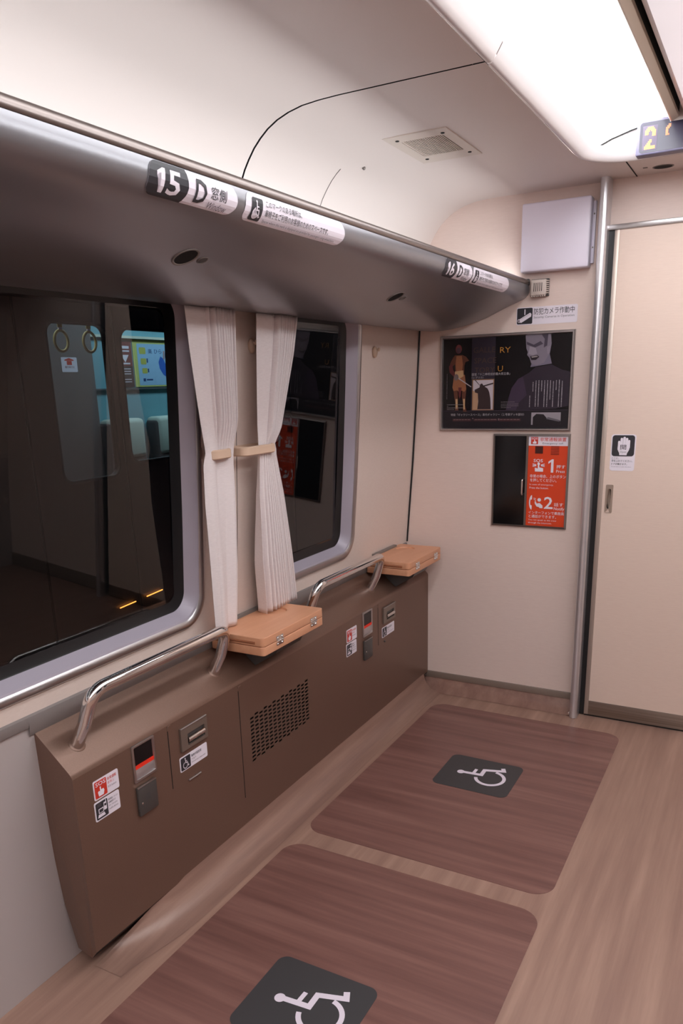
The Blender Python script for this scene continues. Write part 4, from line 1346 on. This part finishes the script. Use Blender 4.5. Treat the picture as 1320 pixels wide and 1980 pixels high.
curtain(E2, pl2, 1.5490, .6835, .052, 'pale pleated curtain on the far window, fanned out over the table')
def tieback(y0, y1, z, label, tilt, skew=0.0):
    root = empty('curtain_tie', (wx(z) + .01, (y0 + y1) / 2, z)); tag(root, label, 'curtain tie', 'beige curtain ties')
    x0, x1 = wx(z) + .001, wx(z) + .074
    P = rrect(y0, x0, y1, x1, .022, 8)
    P2 = rrect(y0 + .004, x0 + .004, y1 - .004, x1 - .004, .018, 8)
    h = .0128
    L = []
    for Q, zz in ((P2, -h), (P, -h + .003), (P, h - .003), (P2, h)):
        L.append([(x, y + skew * max(0, 1 - (x - x0) / .06) * (y1 - y) / (y1 - y0), z + zz + tilt * (x - x0)) for y, x in Q])
    Q3 = rrect(y0 + .006, x0 + .006, y1 - .006, x1 - .006, .016, 8)
    L.append([(x, y + skew * max(0, 1 - (x - x0) / .06) * (y1 - y) / (y1 - y0), z + h + tilt * (x - x0)) for y, x in Q3]); L.append([(x, y + skew * max(0, 1 - (x - x0) / .06) * (y1 - y) / (y1 - y0), z - h + tilt * (x - x0)) for y, x in Q3])
    L.append(L[0])
    loops_mesh('band', L, M_BAND, root, True, 40)
    return root
tieback(1.632, 1.722, 1.184, 'beige tie holding the near curtain', .05, .07)
tieback(1.775, 1.936, 1.184, 'beige tie holding the far curtain', .0)
def hook(y, z, label):
    x = wx(z)
    bm = bmesh.new()
    bmesh.ops.create_uvsphere(bm, u_segments=18, v_segments=12, radius=1.0, matrix=Matrix.Translation((x + .006, y, z)) @ Matrix.Diagonal((.011, .0125, .0205, 1)))
    o = from_bm('curtain_hook', bm, M_HOOK, None, True)
    tag(o, label, 'hook', 'curtain hooks on the wall')
    tube('hook_lip', fillet([(x + .010, y, z + .010), (x + .024, y, z + .004), (x + .024, y, z + .014)], .006, 4), .0045, M_HOOK, o, 10)
hook(1.905, 1.468, 'beige wall hook left of the far curtain')
hook(2.693, 1.466, 'beige wall hook between the far window and the bulkhead')
hook(1.768, 1.455, 'beige wall hook half hidden behind the near curtain')

# ------------------------------------------------------------------ wheelchair floor signs
def floor_sign(cy, label):
    fr = Frame((-.793, cy, .0008), (0, 1, 0), (-1, 0, 0))
    o = plate('floor_sign', fr, rrect(-.119, -.135, .119, .135, .026, 8), M_PAD, None, .0010)
    tag(o, label, 'floor sign', 'wheelchair signs on the floor')
    shapes('wheelchair_symbol', fr, wheelchair(.088, .004, -.012), M_PALE, o, 3)
    return o
floor_sign(2.401, 'dark floor sign with a white wheelchair, far one near the bulkhead')
floor_sign(1.203, 'dark floor sign with a white wheelchair, near one at the bottom edge')

# ------------------------------------------------------------------ outside: another train at night
XT = -3.0
tr = empty('train', (XT, 3.5, -.9)); tag(tr, 'other train with a lit teal interior seen through the near window', 'train')
M_TBODY = mat('train_body', s2l(92, 82, 74), .45, .3)
M_TIN = mat('train_interior_teal', s2l(120, 172, 182), .6)
M_TSEAL = mat('train_window_seal', (0.01, 0.01, 0.012), .5)
M_TG = glass_mat('train_glass', (0.85, 0.9, 0.92), 1.3, 1.0)
holes = [((2.0, 3.10), (2.675, 3.045, .93, 1.665), .05), ((3.10, 4.75), (3.150, 4.60, .985, 1.655), .06)]
for (a, b), (y0, y1, z0, z1), r in holes:
    hole = dense_rrect(y0, z0, y1, z1, r, 6, 6)
    loops = ring_loops(hole, (a, -.9, b, 2.30), 2)
    L = [[(XT - .03, y, z) for y, z in loops[0]]] + [[(XT, y, z) for y, z in q] for q in loops]
    loops_mesh('body_side', L, M_TBODY, tr)
    so = dense_rrect(y0 - .012, z0 - .012, y1 + .012, z1 + .012, r + .01, 6, 6)
    loops_mesh('window_seal', [[(XT + .003, y, z) for y, z in so], [(XT + .004, y, z) for y, z in hole], [(XT - .02, y, z) for y, z in hole]], M_TSEAL, tr)
    mesh('pane', [(XT - .012, y0, z0), (XT - .012, y1, z0), (XT - .012, y1, z1), (XT - .012, y0, z1)], [(0, 1, 2, 3)], M_TG, tr)
sweep_y('body_side', [(XT, -.9), (XT, 2.3)], [-2.0, 2.0], M_TBODY, tr, flip=True)
sweep_y('body_side', [(XT, -.9), (XT, 2.3)], [4.75, 12.0], M_TBODY, tr, flip=True)
for yy in (2.50, 3.10, 4.75):
    box('door_edge', (XT - .002, yy - .006, -.6), (XT + .004, yy + .006, 1.85), M_TSEAL, tr)
XI = -4.85
mesh('interior_wall', [(XI, -2, -.2), (XI, 12, -.2), (XI, 12, 2.3), (XI, -2, 2.3)], [(0, 1, 2, 3)], M_TIN, tr)
mesh('interior_floor', [(XI, -2, -.1), (XT, -2, -.1), (XT, 12, -.1), (XI, 12, -.1)], [(0, 1, 2, 3)], mat('train_floor', s2l(90, 92, 96), .5), tr)
mesh('interior_ceiling', [(XI, -2, 2.2), (XT, -2, 2.2), (XT, 12, 2.2), (XI, 12, 2.2)], [(3, 2, 1, 0)], mat('train_ceiling', s2l(190, 200, 205), .6), tr)
box('interior_partition', (XI + .001, 2.0, -.1), (XI + .06, 4.70, 2.2), mat('train_partition', s2l(96, 92, 90), .5), tr)
mesh('interior_lamp', [(-4.35, 4.7, 2.19), (-4.10, 4.7, 2.19), (-4.10, 8.0, 2.19), (-4.35, 8.0, 2.19)], [(3, 2, 1, 0)], mat('train_lamp_light', (0.62, 0.88, 1.0), .5, emit=TRAIN_LAMP), tr)
mesh('interior_lamp', [(-4.05, 2.6, 2.19), (-3.95, 2.6, 2.19), (-3.95, 4.4, 2.19), (-4.05, 4.4, 2.19)], [(3, 2, 1, 0)], mat('train_lamp_dim', (0.75, 0.88, 1.0), .5, emit=TRAIN_LAMP * 1.2), tr)
box('wall_rail', (XI, 4.7, 1.355), (XI + .03, 8, 1.368), mat('train_rail', s2l(120, 126, 130), .3, .5), tr)
box('wall_rail', (XI, 4.7, 1.765), (XI + .04, 8, 1.785), mat('train_rail_pale', s2l(220, 220, 200), .3), tr)
def strap(x, y, z, label):
    root = empty('hanging_strap', (x, y, z)); tag(root, label, 'hanging strap', 'hanging straps in the other train')
    M_Y = mat('strap_yellow', s2l(232, 206, 120), .5)
    tube('ring', [(x, y + .050 * cos(2 * pi * k / 28), z + .058 * sin(2 * pi * k / 28)) for k in range(28)], .0085, M_Y, root, 10, closed=True)
    box('clip', (x - .006, y - .012, z + .055), (x + .006, y + .012, z + .075), M_STICK, root, bev=.002)
    box('webbing', (x - .002, y - .017, z + .074), (x + .002, y + .017, z + .30), M_Y, root)
strap(-3.7, 3.402, 1.640, 'yellow hanging strap ring in the other train, left one')
strap(-3.7, 3.622, 1.640, 'yellow hanging strap ring in the other train, right one')
TF = Frame((XI + .062, 4.375, 1.497), (0, 1, 0), (0, 0, 1))
ts = plate('train_door_sticker', TF, rrect(0, 0, .155, .108, .008), M_STICK)
tag(ts, 'white sticker with a red house mark inside the other train', 'sticker')
shapes('house_mark', TF, [[(.032, .090), (.0775, .103), (.123, .090), (.123, .082), (.032, .082)], [(.053, .052), (.102, .052), (.102, .081), (.053, .081)]], M_REDINK, ts, 3)
text(TF, '優先席付近', .030, .028, .125, .045, mat('ink_maroon', s2l(120, 50, 60), .5), ts, 3, bold=0.003)
# posters on the far wall of that train
RF = Frame((XI + .006, 5.00, 1.375), (0, 1, 0), (0, 0, 1))
rp = plate('red_advert', RF, rrect(0, 0, .20, .365), mat('advert_dark_red', s2l(104, 26, 32), .5))
tag(rp, 'dark red advert with white lettering inside the other train', 'poster')
shapes('lower_print', RF, [[(.0, .0), (.20, 0), (.20, .17), (0, .17)]], mat('advert_black', s2l(40, 28, 32), .5), rp, 3)
shapes('triangle_mark', RF, [[(.07, .26), (.16, .26), (.115, .20)]], M_STICK, rp, 4)
shapes('advert_lines', RF, [[(.06, a), (.17, a), (.17, a + h), (.06, a + h)] for a, h in ((.31, .022), (.285, .012), (.185, .012), (.145, .006), (.125, .006), (.105, .006), (.06, .006), (.04, .006))], M_STICK, rp, 4)
BF = Frame((XI + .006, 5.215, 1.375), (0, 1, 0), (0, 0, 1))
bp_ = plate('blue_advert', BF, rrect(0, 0, .80, .385), mat('advert_yellow', s2l(206, 206, 120), .5))
tag(bp_, 'pale blue advert with a figure in blue inside the other train', 'poster')
shapes('pale_field', BF, [rrect(.05, .012, .78, .355, .01)], mat('advert_pale_blue', s2l(160, 196, 226), .5), bp_, 3)
M_AY = mat('advert_ochre', s2l(190, 186, 90), .5)
shapes('ochre_labels', BF, [rrect(.075, .27, .155, .325, .01), rrect(.085, .185, .155, .235, .01), rrect(.095, .11, .16, .155, .01)], M_AY, bp_, 4)
M_AB = mat('advert_blue', s2l(48, 98, 190), .5)
shapes('blue_dress', BF, [[(.31, .205), (.34, .255), (.375, .235), (.40, .19), (.48, .19), (.52, .23), (.56, .255), (.60, .20), (.60, .12), (.54, .09), (.50, .07), (.42, .07), (.36, .10), (.32, .15)]], M_AB, bp_, 4)
shapes('figure_hair', BF, [circ(.452, .255, .052, 18, .075)], mat('advert_hair', s2l(50, 34, 40), .5), bp_, 5)
shapes('figure_face', BF, [circ(.452, .255, .028, 16, .042)], mat('advert_skin', s2l(180, 140, 140), .5), bp_, 6)
shapes('figure_arms', BF, [[(.375, .23), (.392, .23), (.400, .30), (.380, .30)], [(.525, .23), (.545, .23), (.545, .30), (.525, .30)]], MATS['advert_skin'], bp_, 5)
shapes('yellow_skirt', BF, [[(.41, .015), (.51, .015), (.53, .08), (.47, .06), (.39, .085)]], mat('advert_yellow2', s2l(224, 204, 60), .5), bp_, 6)
text(BF, '楽 ひら', .185, .275, .36, .315, mat('advert_ink', s2l(44, 70, 120), .5), bp_, 4, bold=0.003)
shapes('advert_lines', BF, [[(.10, .045), (.13, .045), (.13, .07), (.10, .07)], [(.14, .052), (.22, .052), (.22, .064), (.14, .064)], [(.16, .20), (.175, .20), (.175, .235), (.16, .235)], [(.165, .12), (.18, .12), (.18, .15), (.165, .15)]], MATS['advert_ink'], bp_, 4)
# sign lamp high on the wall, seat backs
lm = box('wall_lamp', (XI + .001, 5.02, 1.83), (XI + .05, 5.13, 1.93), mat('train_white_lamp', (0.8, 0.92, 1.0), .5, emit=1.6), None, bev=.006)
tag(lm, 'small square white lamp high in the other train', 'lamp')
def seat_back(y0, y1, label):
    root = empty('train_armchair', (XI + .25, (y0 + y1) / 2, .4)); tag(root, label, 'seat', 'seats in the other train')
    M_SE = mat('seat_dark_grey', s2l(92, 84, 82), .7)
    box('backrest', (XI + .02, y0 - .01, .35), (XI + .16, y1 + .01, 1.10), M_SE, root, bev=.03, seg=3)
    box('headrest_cover', (XI + .015, y0, .80), (XI + .175, y1, 1.125), mat('headrest_white', s2l(205, 215, 200), .7), root, bev=.04, seg=3)
    box('seat_cushion', (XI + .02, y0 - .01, .25), (XI + .55, y1 + .01, .42), M_SE, root, bev=.03, seg=3)
seat_back(4.72, 5.105, 'white headrest seat in the other train, left one')
seat_back(5.275, 5.72, 'white headrest seat in the other train, right one')
# glowing rods added to imitate an orange lamp reflection, dark ballast below
ml = tube('reflection_streak', [(XT + .012, 2.93, .228), (XT + .012, 3.05, .234)], .0032, mat('streak_orange', (1.0, .35, .06), .5, emit=3.0), None, 8)
tag(ml, 'thin added orange rod imitating a lamp reflection low outside the near window, left one', 'light')
ml = tube('reflection_streak', [(XT + .012, 3.14, .240), (XT + .012, 3.27, .247)], .0032, MATS['streak_orange'], None, 8)
tag(ml, 'thin added orange rod imitating a lamp reflection low outside the near window, right one', 'light')
tag(box('ground', (-6.0, -6, -1.1), (-1.60, 14, -.95), mat('dark_ballast', s2l(40, 38, 36), .9)), kind='structure')
